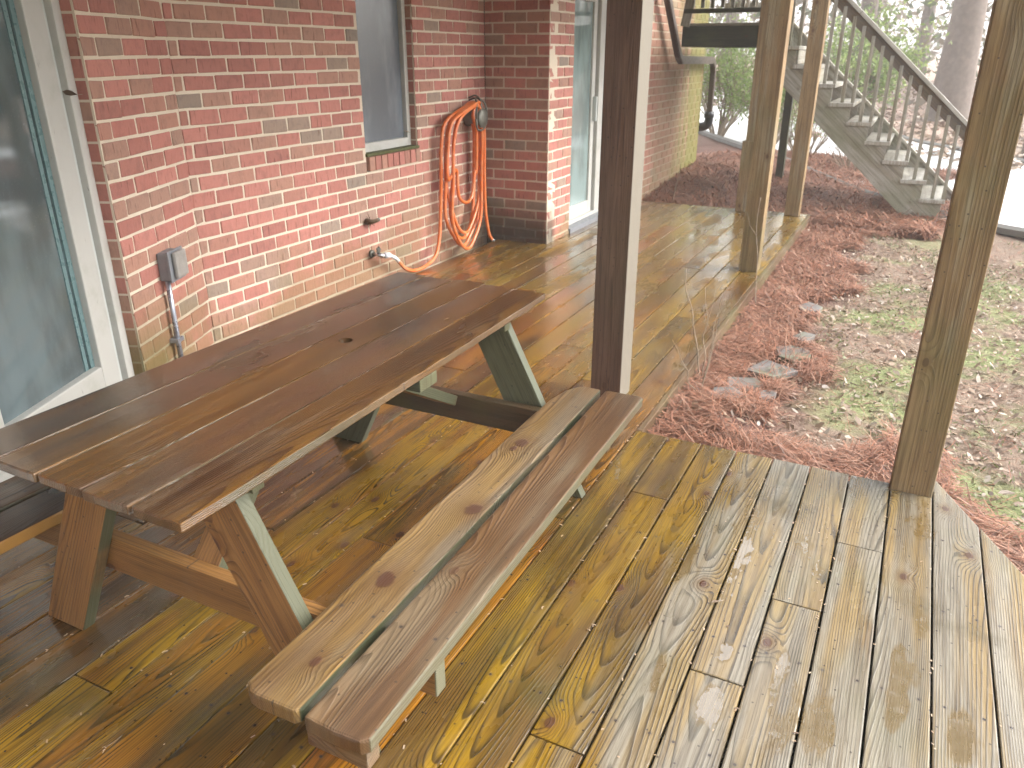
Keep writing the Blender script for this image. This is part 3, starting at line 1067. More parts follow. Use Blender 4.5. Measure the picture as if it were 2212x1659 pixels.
# near sliding door in the bay
door = wbox('sliding_door', f_b, 0.74, 2.73, 0.06, 2.10, -0.16, -0.145, M['dark'], house)
for (a, b, c, d, o0, o1) in ((0.722, 0.775, -0.02, 2.12, -0.14, -0.055), (2.70, 2.748, -0.02, 2.12, -0.14, -0.055),
                             (0.775, 2.70, 2.06, 2.12, -0.14, -0.055), (0.775, 2.70, -0.02, 0.125, -0.14, -0.055)):
    wbox('door_frame', f_b, a, b, c, d, o0, o1, M['vinyl'], door, 0.005)
wbox('track_groove', f_b, 0.775, 0.805, 0.125, 2.06, -0.14, -0.085, M['vinyl_in'], door, 0.002)
for (a, b, c, d) in ((0.805, 0.925, 0.125, 2.06), (1.545, 1.66, 0.125, 2.06), (0.925, 1.545, 0.125, 0.255), (0.925, 1.545, 1.98, 2.06)):
    wbox('door_stile', f_b, a, b, c, d, -0.135, -0.072, M['vinyl'], door, 0.006)
wbox('door_glass', f_b, 0.925, 1.545, 0.255, 1.98, -0.115, -0.108, M['glass'], door)
wbox('reflection_strip', f_b, 0.927, 0.955, 0.257, 1.98, -0.108, -0.100, M['pane_reflection'], door, 0.002)  # teal strips added on the pane as the frame's painted reflection
wbox('reflection_strip', f_b, 0.968, 0.990, 0.257, 1.98, -0.108, -0.104, M['pane_reflection'], door, 0.001)
for (a, b, c, d) in ((1.665, 1.76, 0.125, 2.06), (2.60, 2.70, 0.125, 2.06), (1.76, 2.60, 0.125, 0.255), (1.76, 2.60, 1.98, 2.06)):
    wbox('door_stile', f_b, a, b, c, d, -0.142, -0.10, M['vinyl'], door, 0.006)
wbox('door_glass', f_b, 1.76, 2.60, 0.255, 1.98, -0.13, -0.124, M['glass'], door)

# far sliding door
f_s = faces['side']
door2 = wbox('sliding_door', f_s, 6.58, 8.40, 0.05, 2.08, -0.17, -0.15, M['dark'], house)
for (a, b, c, d, o0, o1) in ((6.562, 6.60, 0.05, 2.1, -0.14, -0.05), (8.38, 8.418, 0.05, 2.1, -0.14, -0.05),
                             (6.60, 8.38, 2.04, 2.1, -0.14, -0.05), (6.60, 8.38, 0.045, 0.075, -0.14, -0.05)):
    wbox('door_frame', f_s, a, b, c, d, o0, o1, M['vinyl'], door2, 0.004)
for (a, b, c, d, e) in ((6.60, 6.665, 0.075, 2.04, 0), (7.24, 7.32, 0.075, 2.04, 0), (6.665, 7.24, 0.075, 0.19, 0), (6.665, 7.24, 1.93, 2.04, 0),
                        (7.34, 7.46, 0.075, 2.04, .03), (8.27, 8.38, 0.075, 2.04, .03), (7.46, 8.27, 0.075, 0.19, .03), (7.46, 8.27, 1.93, 2.04, .03)):
    wbox('door_stile', f_s, a, b, c, d, -0.13, -0.085 + e, M['vinyl'], door2, 0.006)
wbox('door_glass', f_s, 6.665, 7.24, 0.19, 1.93, -0.115, -0.105, M['glass_far'], door2)
wbox('door_glass', f_s, 7.46, 8.27, 0.19, 1.93, -0.10, -0.092, M['glass_far'], door2)
hd = wbox('door_handle', f_s, 7.268, 7.292, 0.92, 1.14, -0.085, -0.045, M['vinyl_in'], door2, 0.006)
wbox('door_sill', f_s, 6.56, 8.42, -0.05, 0.043, -0.14, 0.02, M['box_grey'], house, 0.004)
# interior closing walls so no light leaks
box('inner_wall', (-3.9, -3.0, -0.2), (-3.44, 6.2, 2.6), M['dark'], house)
box('inner_wall', (-3.4, 6.24, -0.2), (-2.95, 11.0, 2.6), M['dark'], house)

# ------------------------------------------------------------------ electrical box with conduit
eb = empty('electrical_box', tuple(f_b.P(0.39, 0.57, 0)))
tag(eb, 'small grey outdoor outlet box with clear cover and conduit on the angled brick wall', 'electrical box')


def wpart(name, wf, l0, l1, z0, z1, o0, o1, mat, root, bev=0.003):
    bm = bmesh.new()
    m = Matrix((wf.a, wf.n, Vector((0, 0, 1)))).transposed().to_4x4()
    m.translation = wf.o
    bm_box(bm, ((l0 + l1) / 2, (o0 + o1) / 2, (z0 + z1) / 2), (l1 - l0, o1 - o0, z1 - z0), mtx=m, bevel=bev, segs=2)
    o = mesh_obj(name, to_mesh(bm, name), mat, root)
    o.matrix_local = root.matrix_basis.inverted()
    return o


wpart('box_body', f_b, 0.33, 0.455, 0.505, 0.640, 0.0, 0.052, M['box_grey'], eb, 0.008)
wpart('box_cover', f_b, 0.315, 0.462, 0.500, 0.648, 0.052, 0.062, M['box_grey'], eb, 0.003)
wpart('flip_lid', f_b, 0.325, 0.435, 0.515, 0.640, 0.062, 0.085, M['box_cover'], eb, 0.010)
tube('conduit', [f_b.P(0.44, 0.505, 0.028), f_b.P(0.44, 0.30, 0.028), f_b.P(0.44, 0.0, 0.028)], 0.0125, M['conduit'], eb, 10)
wpart('conduit_strap', f_b, 0.41, 0.47, 0.20, 0.22, 0.0, 0.045, M['conduit'], eb, 0.002)

# ------------------------------------------------------------------ faucet and old outlet
fa = empty('garden_faucet', (-3.27, 4.36, 0.22))
tag(fa, 'metal garden tap low on the brick wall with the hose screwed on', 'tap')
tube('wall_flange', [(-3.275, 4.36, 0.22), (-3.262, 4.36, 0.22)], 0.028, M['iron'], fa, 14)
tube('tap_body', [(-3.262, 4.36, 0.22), (-3.215, 4.36, 0.22), (-3.195, 4.375, 0.213), (-3.19, 4.41, 0.203)], [0.013, 0.014, 0.016, 0.014], M['chrome'], fa, 12)
tube('valve_stem', [(-3.215, 4.36, 0.22), (-3.20, 4.345, 0.255)], 0.006, M['iron'], fa, 8)
bm = bmesh.new()
for k in range(5):
    a = 2 * PI * k / 5
    bm_box(bm, (-3.198 + 0.0 * k, 4.343 + 0.018 * math.cos(a), 0.259 + 0.018 * math.sin(a)), (0.012, 0.014, 0.014), bevel=0.003)
tube_bm(bm, [(-3.204, 4.343, 0.259), (-3.192, 4.343, 0.259)], 0.017, 12)
o = mesh_obj('tap_handle', to_mesh(bm, 'tap_handle'), M['iron'], fa)
o.matrix_local = fa.matrix_basis.inverted()

ou = empty('rusty_outlet', (-3.27, 4.33, 0.455))
tag(ou, 'small rusty pipe fitting with cobwebs on the brick wall above the tap', 'pipe fitting')
tube('pipe_stub', [(-3.275, 4.33, 0.45), (-3.24, 4.33, 0.45), (-3.222, 4.35, 0.452), (-3.22, 4.38, 0.455)], [0.022, 0.018, 0.014, 0.015], M['rust'], ou, 10)
tube('cap', [(-3.22, 4.376, 0.455), (-3.22, 4.400, 0.457)], 0.013, M['iron'], ou, 10)
bm = bmesh.new()
for k in range(26):
    a = random.uniform(0, 2 * PI); r_ = random.uniform(0.01, 0.05)
    p = Vector((-3.262, 4.33, 0.45)); q = p + Vector((random.uniform(0, .03), r_ * math.cos(a), r_ * math.sin(a)))
    tube_bm(bm, [p, (p + q) / 2 + Vector((random.uniform(0, .012), 0, 0)), q], 0.0016, 4)
o = mesh_obj('leaf_tangle', to_mesh(bm, 'leaf_tangle'), M['rust'], ou)
o.matrix_local = ou.matrix_basis.inverted()

# ------------------------------------------------------------------ hose hanger and hose
ha = empty('hose_hanger', (-3.27, 5.78, 1.05))
tag(ha, 'dark iron hose hanger on the brick wall holding the orange hose', 'hose hanger')
HY, HZ = 5.76, 1.03
bm = bmesh.new()
tube_bm(bm, [(-3.275, HY, HZ + .02), (-3.17, HY, HZ + .02)], [0.085, 0.072], 16)
o = mesh_obj('saddle', to_mesh(bm, 'saddle'), M['iron'], ha); o.matrix_local = ha.matrix_basis.inverted()
bm = bmesh.new()
bmesh.ops.create_uvsphere(bm, u_segments=18, v_segments=10, radius=1.0,
                          matrix=Matrix.Translation((-3.15, HY + 0.015, HZ + 0.0)) @ Matrix.Diagonal((0.028, 0.078, 0.078, 1)))
o = mesh_obj('face_plate', to_mesh(bm, 'face_plate', True), M['iron'], ha); o.matrix_local = ha.matrix_basis.inverted()
for dy, hh in ((-0.075, 0.15), (0.0, 0.17), (0.072, 0.15)):
    tube('arch_bar', smooth_path([(-3.15, HY + dy, HZ - 0.04), (-3.145, HY + dy * 1.15, HZ + 0.05), (-3.16, HY + dy * 0.8, HZ + hh * .8), (-3.20, HY + dy * 0.2, HZ + hh), (-3.262, HY, HZ + hh * 0.9)], 5), 0.0075, M['iron'], ha, 7)
tube('lower_bar', smooth_path([(-3.15, HY - .09, HZ + .0), (-3.14, HY - .085, HZ - .075), (-3.14, HY, HZ - 0.085), (-3.15, HY + .085, HZ - .04)], 5), 0.008, M['iron'], ha, 7)

hose = empty('garden_hose', (-3.2, 4.5, 0.1))
tag(hose, 'orange rubber hose coiled in long loops on the wall hanger', 'hose')
pts = [(-3.19, 4.56, 0.135), (-3.185, 4.64, 0.06), (-3.18, 4.76, 0.020), (-3.17, 4.90, 0.028), (-3.18, 5.05, 0.075), (-3.20, 5.145, 0.20), (-3.21, 5.19, 0.40)]
hang_top = HZ + 0.095


def loop(yl, yr, zb, xo, first=False, ytop=0.0):
    """one hanging loop: up the left side, over the saddle, down the right, round the bottom"""
    a = []
    xl = -3.235 + xo
    a += [(xl, yl, 0.62), (xl, yl + 0.02, 0.86), (xl + .005, yl + 0.09, 1.035), (xl, HY - 0.10 - ytop, hang_top + 0.01), (xl - .002, HY, hang_top + 0.012 + xo * .1),
          (xl, yr - 0.03, 1.06), (xl + .01, yr, 0.92), (xl, yr + 0.005, 0.62), (xl + 0.005, yr - 0.03, zb + 0.22),
          (xl + .01, (yl + yr) / 2 + 0.10, zb + 0.05), (xl + .01, (yl + yr) / 2, zb), (xl + 0.01, (yl + yr) / 2 - 0.12, zb + 0.07), (xl, yl + 0.05, zb + 0.27)]
    return a


pts += loop(5.205, 5.80, 0.055, 0.030)
pts += loop(5.250, 5.775, 0.16, 0.045)
pts += loop(5.300, 5.740, 0.11, 0.015)
pts += loop(5.350, 5.715, 0.40, 0.050)
pts += loop(5.235, 5.765, 0.035, 0.072)
pts += [(-3.16, 5.31, 0.60), (-3.16, 5.33, 0.86), (-3.155, 5.42, 1.04), (-3.16, 5.66, hang_top), (-3.158, 5.755, 1.10), (-3.15, 5.80, 0.95), (-3.155, 5.805, 0.60), (-3.155, 5.815, 0.30),
        (-3.15, 5.86, 0.10), (-3.14, 5.90, 0.03)]
tube('hose_tube', smooth_path(pts, 7), 0.0138, M['hose'], hose, 9)
tube('white_sleeve', [(-3.19, 4.455, 0.197), (-3.19, 4.52, 0.168), (-3.19, 4.575, 0.122)], 0.0135, M['white_plastic'], hose, 10)
tube('coupling', [(-3.19, 4.405, 0.208), (-3.19, 4.458, 0.198)], [0.021, 0.019], M['white_plastic'], hose, 12)
tube('hose_end', [(-3.14, 5.90, 0.03), (-3.135, 5.925, 0.018)], [0.015, 0.013], M['chrome'], hose, 10)

# ------------------------------------------------------------------ picnic table (one frame, two benches)
TC = -1.440
tbl = empty('picnic_table', (TC, 1.66, 0))
tag(tbl, 'wet brown wooden picnic table with attached plank benches on the deck', 'picnic table')
TZ = 0.70
NB = 5
ends = [0.826, 0.823, 0.825, 0.822, 0.824]
fars = [2.53, 2.515, 2.535, 2.52, 2.51]
wn_, wf_ = 0.1405, 0.1315
for i in range(NB):
    # boards run very slightly together towards the far end
    xn = TC + (i - 2) * wn_ - 0.005
    xf = TC + (i - 2) * wf_ - 0.005
    a = Vector((xn, ends[i], TZ - 0.0115)); b = Vector((xf, fars[i], TZ - 0.0115))
    L = (b - a).length
    h = L / 2
    wn2, wf2 = wn_ / 2 - 0.0014, wf_ / 2 - 0.0014
    rs = random.Random(i)
    nseg = 12
    left, right = [], []
    for k in range(nseg + 1):
        u = k / nseg
        wv = wn2 + (wf2 - wn2) * u
        left.append((-h + L * u, wv + rs.uniform(-.0010, .0006)))
        right.append((-h + L * u, -wv - rs.uniform(-.0010, .0006)))
    # ragged corners on the ends
    pts_ = [(-h + 0.002, left[0][1] - .003), (-h + 0.010, left[0][1])] + left[1:-1] + [(h - 0.008, left[-1][1] - .003), (h + 0.0, left[-1][1] - .03), (h - .002, right[-1][1] + .02)] + right[::-1][:-1] + [(-h + .002, right[0][1] + .004), (-h + .001, right[0][1] + .05)]
    me_ = outline_mesh(pts_, 0.023, 0.0035, wn_ - 0.003, 'table_board')
    o = mesh_obj('table_board', me_, M['tabletop'], tbl)
    o.matrix_local = tbl.matrix_basis.inverted() @ frame_mtx((a + b) / 2, b - a, (-1, 0, 0))
    if i == 2:
        # parasol hole: a real cut
        cb = bmesh.new()
        bmesh.ops.create_cone(cb, cap_ends=True, segments=20, radius1=0.022, radius2=0.022, depth=0.2)
        cm = bpy.data.meshes.new('cutter'); cb.to_mesh(cm); cb.free()
        co = bpy.data.objects.new('cutter', cm); COL.objects.link(co)
        co.location = (TC - 0.012, 1.775, TZ - 0.02)
        md = o.modifiers.new('hole', 'BOOLEAN'); md.object = co; md.solver = 'EXACT'
        bpy.context.view_layer.update()
        dg = bpy.context.evaluated_depsgraph_get()
        nm = bpy.data.meshes.new_from_object(o.evaluated_get(dg))
        o.modifiers.clear()
        o.data = nm
        for an in ('wc', 'wn'):
            if an in nm.attributes: nm.attributes.remove(nm.attributes[an])
        wood_attrs(nm, L, wn_ - .003, 0.023)
        bpy.data.objects.remove(co)


def tp(name, a, b, W, T, mat, ydir, bev=0.004):
    return plank(name, a, b, W, T, mat, tbl, ydir, bev)


def leg_obj(yc, s, mat):
    """leaning A-frame leg, ends cut level; s=-1 left, +1 right"""
    sl = 0.50
    z1_ = TZ - 0.025
    hw = 0.14 / math.cos(math.atan(sl)) / 2
    xb, xt = TC - 0.010 + s * (0.575 - hw), TC - 0.010 + s * (0.575 - hw - sl * z1_)
    a = Vector((xb, yc, 0.0)); b = Vector((xt, yc, z1_))
    d = b - a
    L = d.length
    ang = math.atan(sl)
    k = 0.07 * math.tan(ang) * s
    pts_ = [(-L / 2 + k, 0.07), (-L / 2 - k, -0.07), (L / 2 - k, -0.07), (L / 2 + k, 0.07)]
    me_ = outline_mesh(pts_, 0.038, 0.004, 0.14, 'leg')
    o = mesh_obj('leg', me_, mat, tbl)
    o.matrix_local = tbl.matrix_basis.inverted() @ frame_mtx((a + b) / 2, d, (-1, 0, 0))
    return o, a, d.normalized()


for (yl, yb, sgn, lm) in ((1.052, 1.091, -1, M['frame']), (2.345, 2.306, 1, M['frame_green'])):
    bl_ = 0.725 if sgn < 0 else 0.665
    tp('crossbeam', (TC - bl_, yb, 0.2830), (TC + bl_, yb, 0.2830), 0.105, 0.038, M['frame_plain'] if sgn < 0 else M['beam_dark'], (0, 0, 1))
    for s in (-1, 1):
        o, a, d = leg_obj(yl, s, lm)
        # carriage bolts through leg and beam
        for (dl, dx) in ((0.235, -0.03), (0.335, 0.03)):
            p = a + d * dl + Vector((dx, 0, 0))
            bm = bmesh.new()
            tube_bm(bm, [p + Vector((0, sgn * 0.018, 0)), p + Vector((0, sgn * 0.024, 0))], [0.0105, 0.006], 10)
            bo = mesh_obj('bolt', to_mesh(bm, 'bolt'), M['bolt'], o)
            bo.matrix_local = (tbl.matrix_basis @ o.matrix_local).inverted()
    # cleat under the top
    tp('top_cleat', (TC - 0.27, yb, TZ - 0.057), (TC + 0.27, yb, TZ - 0.057), 0.064, 0.037, M['frame_green'], (0, 0, 1))
tp('top_cleat', (TC - 0.30, 1.70, TZ - 0.0435), (TC + 0.33, 1.70, TZ - 0.0435), 0.089, 0.038, M['frame_green'], (0, 1, 0))
# diagonal braces from the beams up to the middle cleat
tp('brace', (TC + 0.03, 1.12, 0.315), (TC + 0.03, 1.43, TZ - 0.035), 0.089, 0.038, M['frame'], (1, 0, 0))
tp('brace', (TC + 0.03, 2.275, 0.315), (TC + 0.03, 1.74, TZ - 0.075), 0.089, 0.038, M['frame'], (1, 0, 0))
BZt = 0.372
ang = 0.0
# right bench
for side in (1, -1):
    for j, (w_, mname) in enumerate(((0.140, 'bench_tan'), (0.142, 'bench_red'))):
        xn = TC + side * (0.450 + 0.07 + j * 0.158)
        xf = xn - side * 0.030
        yn, yf = (0.805, 2.49) if j == 0 else (0.80, 2.495)
        T_ = 0.036
        a = Vector((xn, yn, BZt - T_ / 2)); b = Vector((xf, yf, BZt - T_ / 2))
        L = (b - a).length; h = L / 2; w2 = w_ / 2
        if side == 1 and j == 0:    # waney far corner, rounded near corner
            pts_ = [(-h + 0.02, w2), (-h + .7, w2 + .001), (h - 0.35, w2), (h - 0.16, w2 - 0.006), (h - 0.06, w2 - 0.026), (h - 0.004, w2 - 0.058), (h, 0.0), (h, -w2 + .004), (h - .01, -w2),
                    (0.3, -w2 + .002), (-h + .01, -w2), (-h, -w2 + .01), (-h, 0.03), (-h + .004, w2 - .02)]
        else:
            pts_ = [(-h + 0.005, w2), (-.4, w2 - .001), (0.2, w2 + .001), (h - 0.008, w2), (h, w2 - .012), (h, -w2 + .010), (h - .01, -w2), (0.4, -w2 + .001), (-h + .016, -w2), (-h + .002, -w2 + .014), (-h, 0)]
        me_ = outline_mesh(pts_, T_, 0.006, w_, 'seat_board')
        mm = M[mname] if side == 1 else M['bench_orange'] if j == 0 else M['bench_red']
        o = mesh_obj('seat_board', me_, mm, tbl)
        o.matrix_local = tbl.matrix_basis.inverted() @ frame_mtx((a + b) / 2, b - a, (-1, 0, 0))
    # cleats tying the two seat boards at the near end
    x0_ = TC + side * 0.60; x1_ = TC + side * 0.74
    tp('seat_cleat', (TC + side * 0.60, 0.832, BZt - 0.0595), (TC + side * 0.740, 0.832, BZt - 0.0595), 0.045, 0.038, M['bench_red'], (0, 0, 1))

# ------------------------------------------------------------------ posts
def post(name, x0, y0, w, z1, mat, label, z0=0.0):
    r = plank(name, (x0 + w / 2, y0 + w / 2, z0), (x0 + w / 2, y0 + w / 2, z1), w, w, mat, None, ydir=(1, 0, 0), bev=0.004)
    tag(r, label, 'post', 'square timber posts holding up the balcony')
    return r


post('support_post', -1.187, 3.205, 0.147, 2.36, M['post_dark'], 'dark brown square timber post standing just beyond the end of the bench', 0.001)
post('support_post', 0.131, 2.913, 0.14, 2.36, M['post'], 'weathered tan timber post at the outer corner of the deck, on the right', -0.2)
post('support_post', -1.046, 5.91, 0.136, 2.36, M['post'], 'pale timber post standing midway along the deck edge, the nearer of the two pale ones', 0.001)
post('support_post', -1.090, 8.33, 0.14, 2.36, M['post'], 'pale timber post at the far corner of the deck', 0.001)
# notched post of the landing
bm = bmesh.new()
bm_box(bm, (0.35, 0, 0), (0.70, 0.14, 0.14), bevel=0.004)
bm_box(bm, (1.53, 0.012, 0.0), (1.658, 0.10, 0.136), bevel=0.004)
me = to_mesh(bm, 'support_post')
wood_attrs(me, 2.4, 0.14, 0.14)
o = mesh_obj('support_post', me, M['post'])
o.matrix_local = frame_mtx((-1.51, 8.40, 0.001), (0, 0, 1), (1, 0, 0))
tag(o, 'pale notched timber post carrying the stair landing at the end of the deck', 'post', 'square timber posts holding up the balcony')

# ------------------------------------------------------------------ balcony overhead
bal = empty('balcony', (-2.0, 4.0, 2.5))
tag(bal, 'timber balcony over the deck resting on the square posts', 'balcony')
bm = bmesh.new()
for k in range(0, 60):
    y_ = -2.5 + k * 0.1435 * 1.3
    for xx0, xx1 in (((-3.25, -0.86) if y_ > 3.0 else (-3.25, 0.33)),):
        if y_ < 8.6:
            bm_box(bm, ((xx0 + xx1) / 2, y_, 2.67), (xx1 - xx0, 0.1435 * 1.3 - 0.006, 0.03))
me = to_mesh(bm, 'balcony_boards'); wood_attrs(me, 2, .14, .03)
o = mesh_obj('balcony_boards', me, M['post'], bal); o.matrix_local = bal.matrix_basis.inverted(); o['kind'] = 'stuff'
for k in range(9):
    x_ = -3.1 + k * 0.406
    y1_ = 8.5 if x_ < -0.9 else 3.0
    plank('joist', (x_, -2.5, 2.565), (x_, y1_, 2.565), 0.18, 0.038, M['post_dark'], bal, ydir=(0, 0, 1))
plank('beam', (-1.04, 3.36, 2.42), (-1.04, 8.5, 2.42), 0.11, 0.14, M['post_dark'], bal, ydir=(0, 0, 1))
plank('beam', (-3.2, 3.27, 2.42), (-1.0, 3.27, 2.42), 0.11, 0.14, M['post_dark'], bal, ydir=(0, 0, 1))
plank('beam', (-1.0, 2.98, 2.42), (0.3, 2.98, 2.42), 0.11, 0.14, M['post_dark'], bal, ydir=(0, 0, 1))

# ------------------------------------------------------------------ stairs and landing
st = empty('outdoor_stairs', (-0.6, 9.3, 0))
tag(st, 'grey weathered outdoor stairs with railing coming down from the balcony landing', 'stairs')
SY0, SY1 = 9.25, 10.35
RUN, RISE = 0.203, 0.183


def tread_xz(k): return 0.11 - RUN * k, 0.120 + RISE * k


for k in range(-1, 9):
    x, z = tread_xz(k)
    plank('tread', (x + 0.115, SY0 - 0.02, z - 0.02), (x + 0.115, SY1, z - 0.02), 0.245, 0.038, M['stair_cap'], st, ydir=(1, 0, 0))
for yy in (SY0 + 0.02, SY1 - 0.02):
    bm = bmesh.new()
    prof = []
    for k in range(-1, 9):
        x, z = tread_xz(k)
        zt = z - 0.040
        prof += [(x + 0.21, max(zt - RISE, -0.15)), (x + 0.21, zt)] if k > -1 else [(x + 0.21, -0.15), (x + 0.21, zt)]
    x, z = tread_xz(8)
    prof += [(x + 0.01, z - 0.04), (x + 0.0, z + 0.13), (x - 0.10, z + 0.13), (x - 0.10, z - 0.20)]
    sl = RISE / RUN
    prof += [(0.03, -0.13), (0.05, -0.15)]
    # remove duplicates
    pp = [prof[0]]
    for q in prof[1:]:
        if (abs(q[0] - pp[-1][0]) + abs(q[1] - pp[-1][1])) > 1e-4: pp.append(q)
    vs = [bm.verts.new((p[0], yy - 0.02, p[1])) for p in pp]
    f = bm.faces.new(vs)
    r = bmesh.ops.extrude_face_region(bm, geom=[f])
    bmesh.ops.translate(bm, verts=[v for v in r['geom'] if isinstance(v, bmesh.types.BMVert)], vec=(0, 0.04, 0))
    bmesh.ops.triangulate(bm, faces=bm.faces[:])
    me = to_mesh(bm, 'stringer')
    cc = np.empty(len(me.vertices) * 3); me.vertices.foreach_get('co', cc); cc = cc.reshape(-1, 3)
    sn, cs = RISE / math.hypot(RISE, RUN), RUN / math.hypot(RISE, RUN)
    wood_attrs(me, 2.4, 0.6, 0.04, np.stack([cc[:, 0] * cs - cc[:, 2] * sn, cc[:, 0] * sn + cc[:, 2] * cs - 0.5, cc[:, 1] - yy], 1))
    o = mesh_obj('stringer', me, M['stair'], st); o.matrix_local = st.matrix_basis.inverted()
for k in range(7, 9):
    x, z = tread_xz(k)
    plank('riser', (x + 0.222, SY0 + 0.04, z - 0.04 - 0.07), (x + 0.222, SY1 - .04, z - 0.04 - 0.07), 0.135, 0.018, M['stair'], st, ydir=(0, 0, 1))
# far side rail board above the treads
sd = Vector((RUN, 0, -RISE)).normalized()
a = Vector((0.50, SY1 + 0.02, 0.12 + (0.11 - 0.50) * sl + 0.10)); b = Vector((-1.65, SY1 + 0.02, 0.12 + (0.11 + 1.65) * sl + 0.10))
plank('side_board', a, b, 0.20, 0.038, M['stair'], st, ydir=(sd.z * -1, 0, sd.x))
plank('side_cap', a + Vector((0, -0.0, 0.125)), b + Vector((0, 0, 0.125)), 0.09, 0.03, M['stair'], st, ydir=(0, 1, 0))
# near railing
RY = SY0 + 0.09
ztop = lambda x: 0.120 + (0.11 - x) * sl + 0.985
a = Vector((0.46, RY, ztop(0.46))); b = Vector((-1.75, RY, ztop(-1.75)))
plank('rail_cap', a + Vector((0, 0, 0.02)), b + Vector((0, 0, 0.02)), 0.14, 0.038, M['stair_cap'], st, ydir=(0, 1, 0))
plank('top_rail', a + Vector((0, 0.0, -0.075)), b + Vector((0, 0.0, -0.075)), 0.10, 0.038, M['rim'], st, ydir=(-sd.z, 0, sd.x))
nb = 0
x = 0.43
while x > -1.60:
    kk = math.floor((0.11 + 0.235 - x) / RUN)
    kk = max(-1, min(8, kk))
    _, zt = tread_xz(kk)
    zb_ = max(zt, 0.120 + (0.11 - x) * sl + 0.02)
    plank('baluster', (x, RY - 0.028, zt), (x, RY - 0.028, ztop(x) - 0.06), 0.034, 0.034, M['stair'], st, ydir=(1, 0, 0), bev=0.002)
    x -= RUN / 2
plank('newel_post', (0.47, RY, -0.15), (0.47, RY, 0.90), 0.09, 0.09, M['stair'], st, ydir=(1, 0, 0))
# landing
plank('landing_beam', (-2.33, 8.63, 1.668), (-1.44, 8.63, 1.668), 0.19, 0.04, M['stair_dark'], st, ydir=(0, 0, 1))
plank('landing_beam', (-2.36, 10.38, 1.668), (-1.62, 10.38, 1.668), 0.19, 0.04, M['stair_dark'], st, ydir=(0, 0, 1))
plank('landing_beam', (-1.58, 8.66, 1.668), (-1.58, 10.36, 1.668), 0.19, 0.04, M['stair_dark'], st, ydir=(0, 0, 1))
plank('landing_beam', (-2.35, 8.66, 1.668), (-2.35, 10.36, 1.668), 0.19, 0.04, M['stair_dark'], st, ydir=(0, 0, 1))
for k in range(12):
    yy = 8.68 + k * 0.1435
    plank('landing_board', (-2.36, yy, 1.778), (-1.56, yy, 1.778), 0.138, 0.025, M['stair'], st, ydir=(0, 1, 0))
plank('landing_rail', (-2.34, 8.60, 1.90), (-1.57, 8.60, 1.90), 0.04, 0.09, M['stair_dark'], st, ydir=(0, 0, 1))
plank('landing_rail', (-2.36, 10.42, 2.02), (-1.62, 10.42, 2.02), 0.09, 0.038, M['stair'], st, ydir=(0, 0, 1))
plank('landing_rail', (-2.36, 10.42, 2.70), (-1.62, 10.42, 2.70), 0.09, 0.038, M['stair'], st, ydir=(0, 0, 1))
plank('landing_rail', (-2.34, 8.60, 2.70), (-1.57, 8.60, 2.70), 0.09, 0.038, M['stair'], st, ydir=(0, 0, 1))
for k in range(8):
    xx = -2.28 + k * 0.10
    plank('baluster', (xx, 10.38, 1.98), (xx, 10.38, 2.7), 0.034, 0.034, M['stair'], st, ydir=(1, 0, 0), bev=0.002)
    plank('baluster', (xx, 8.66, 1.93), (xx, 8.66, 2.7), 0.034, 0.034, M['stair'], st, ydir=(1, 0, 0), bev=0.002)
plank('landing_post', (-1.50, 10.55, -0.05), (-1.50, 10.55, 1.60), 0.09, 0.09, M['stair_dark'], st, ydir=(1, 0, 0))
plank('landing_brace', (-2.33, 8.60, 1.76), (-2.20, 8.60, 2.6), 0.09, 0.038, M['stair'], st, ydir=(1, 0, 0.2))
# footing timber at the bottom of the steps
o = plank('edging_timber', (-0.80, 8.62, -0.115), (0.34, 9.22, -0.115), 0.10, 0.09, M['rim'], None, ydir=(0, 0, 1))
tag(o, 'low brown edging timber between the deck corner and the foot of the stairs', 'edging timber')

# ------------------------------------------------------------------ downspout
ds = empty('downspout', (-2.6, 10.0, 1.5))
tag(ds, 'brown metal downspout bending along the end of the brick wall', 'downspout')


def sq_tube(name, pts, w, d, mat, parent):
    bm = bmesh.new()
    rings = []
    P = [Vector(p) for p in pts]
    for i, p in enumerate(P):
        t = (P[min(i + 1, len(P) - 1)] - P[max(i - 1, 0)]).normalized()
        n1_ = Vector((1, 0, 0))
        n2_ = t.cross(n1_).normalized()
        # mitre widening
        s = 1.0
        if 0 < i < len(P) - 1:
            a = (P[i] - P[i - 1]).normalized(); b = (P[i + 1] - P[i]).normalized()
            s = 1 / max(0.5, math.cos(a.angle(b) / 2))
        rings.append([bm.verts.new(p + n1_ * (sx_ * d / 2) + n2_ * (sy_ * w / 2 * s)) for sx_, sy_ in ((-1, -1), (1, -1), (1, 1), (-1, 1))])
    for i in range(len(rings) - 1):
        for k in range(4):
            bm.faces.new((rings[i][k], rings[i][(k + 1) % 4], rings[i + 1][(k + 1) % 4], rings[i + 1][k]))
    bm.faces.new(rings[0]); bm.faces.new(rings[-1])
    bmesh.ops.recalc_face_normals(bm, faces=bm.faces[:])
    bmesh.ops.bevel(bm, geom=bm.edges[:], offset=0.008, segments=2, affect='EDGES')
    o = mesh_obj(name, to_mesh(bm, name), mat, parent)
    o.matrix_local = parent.matrix_basis.inverted()
    return o


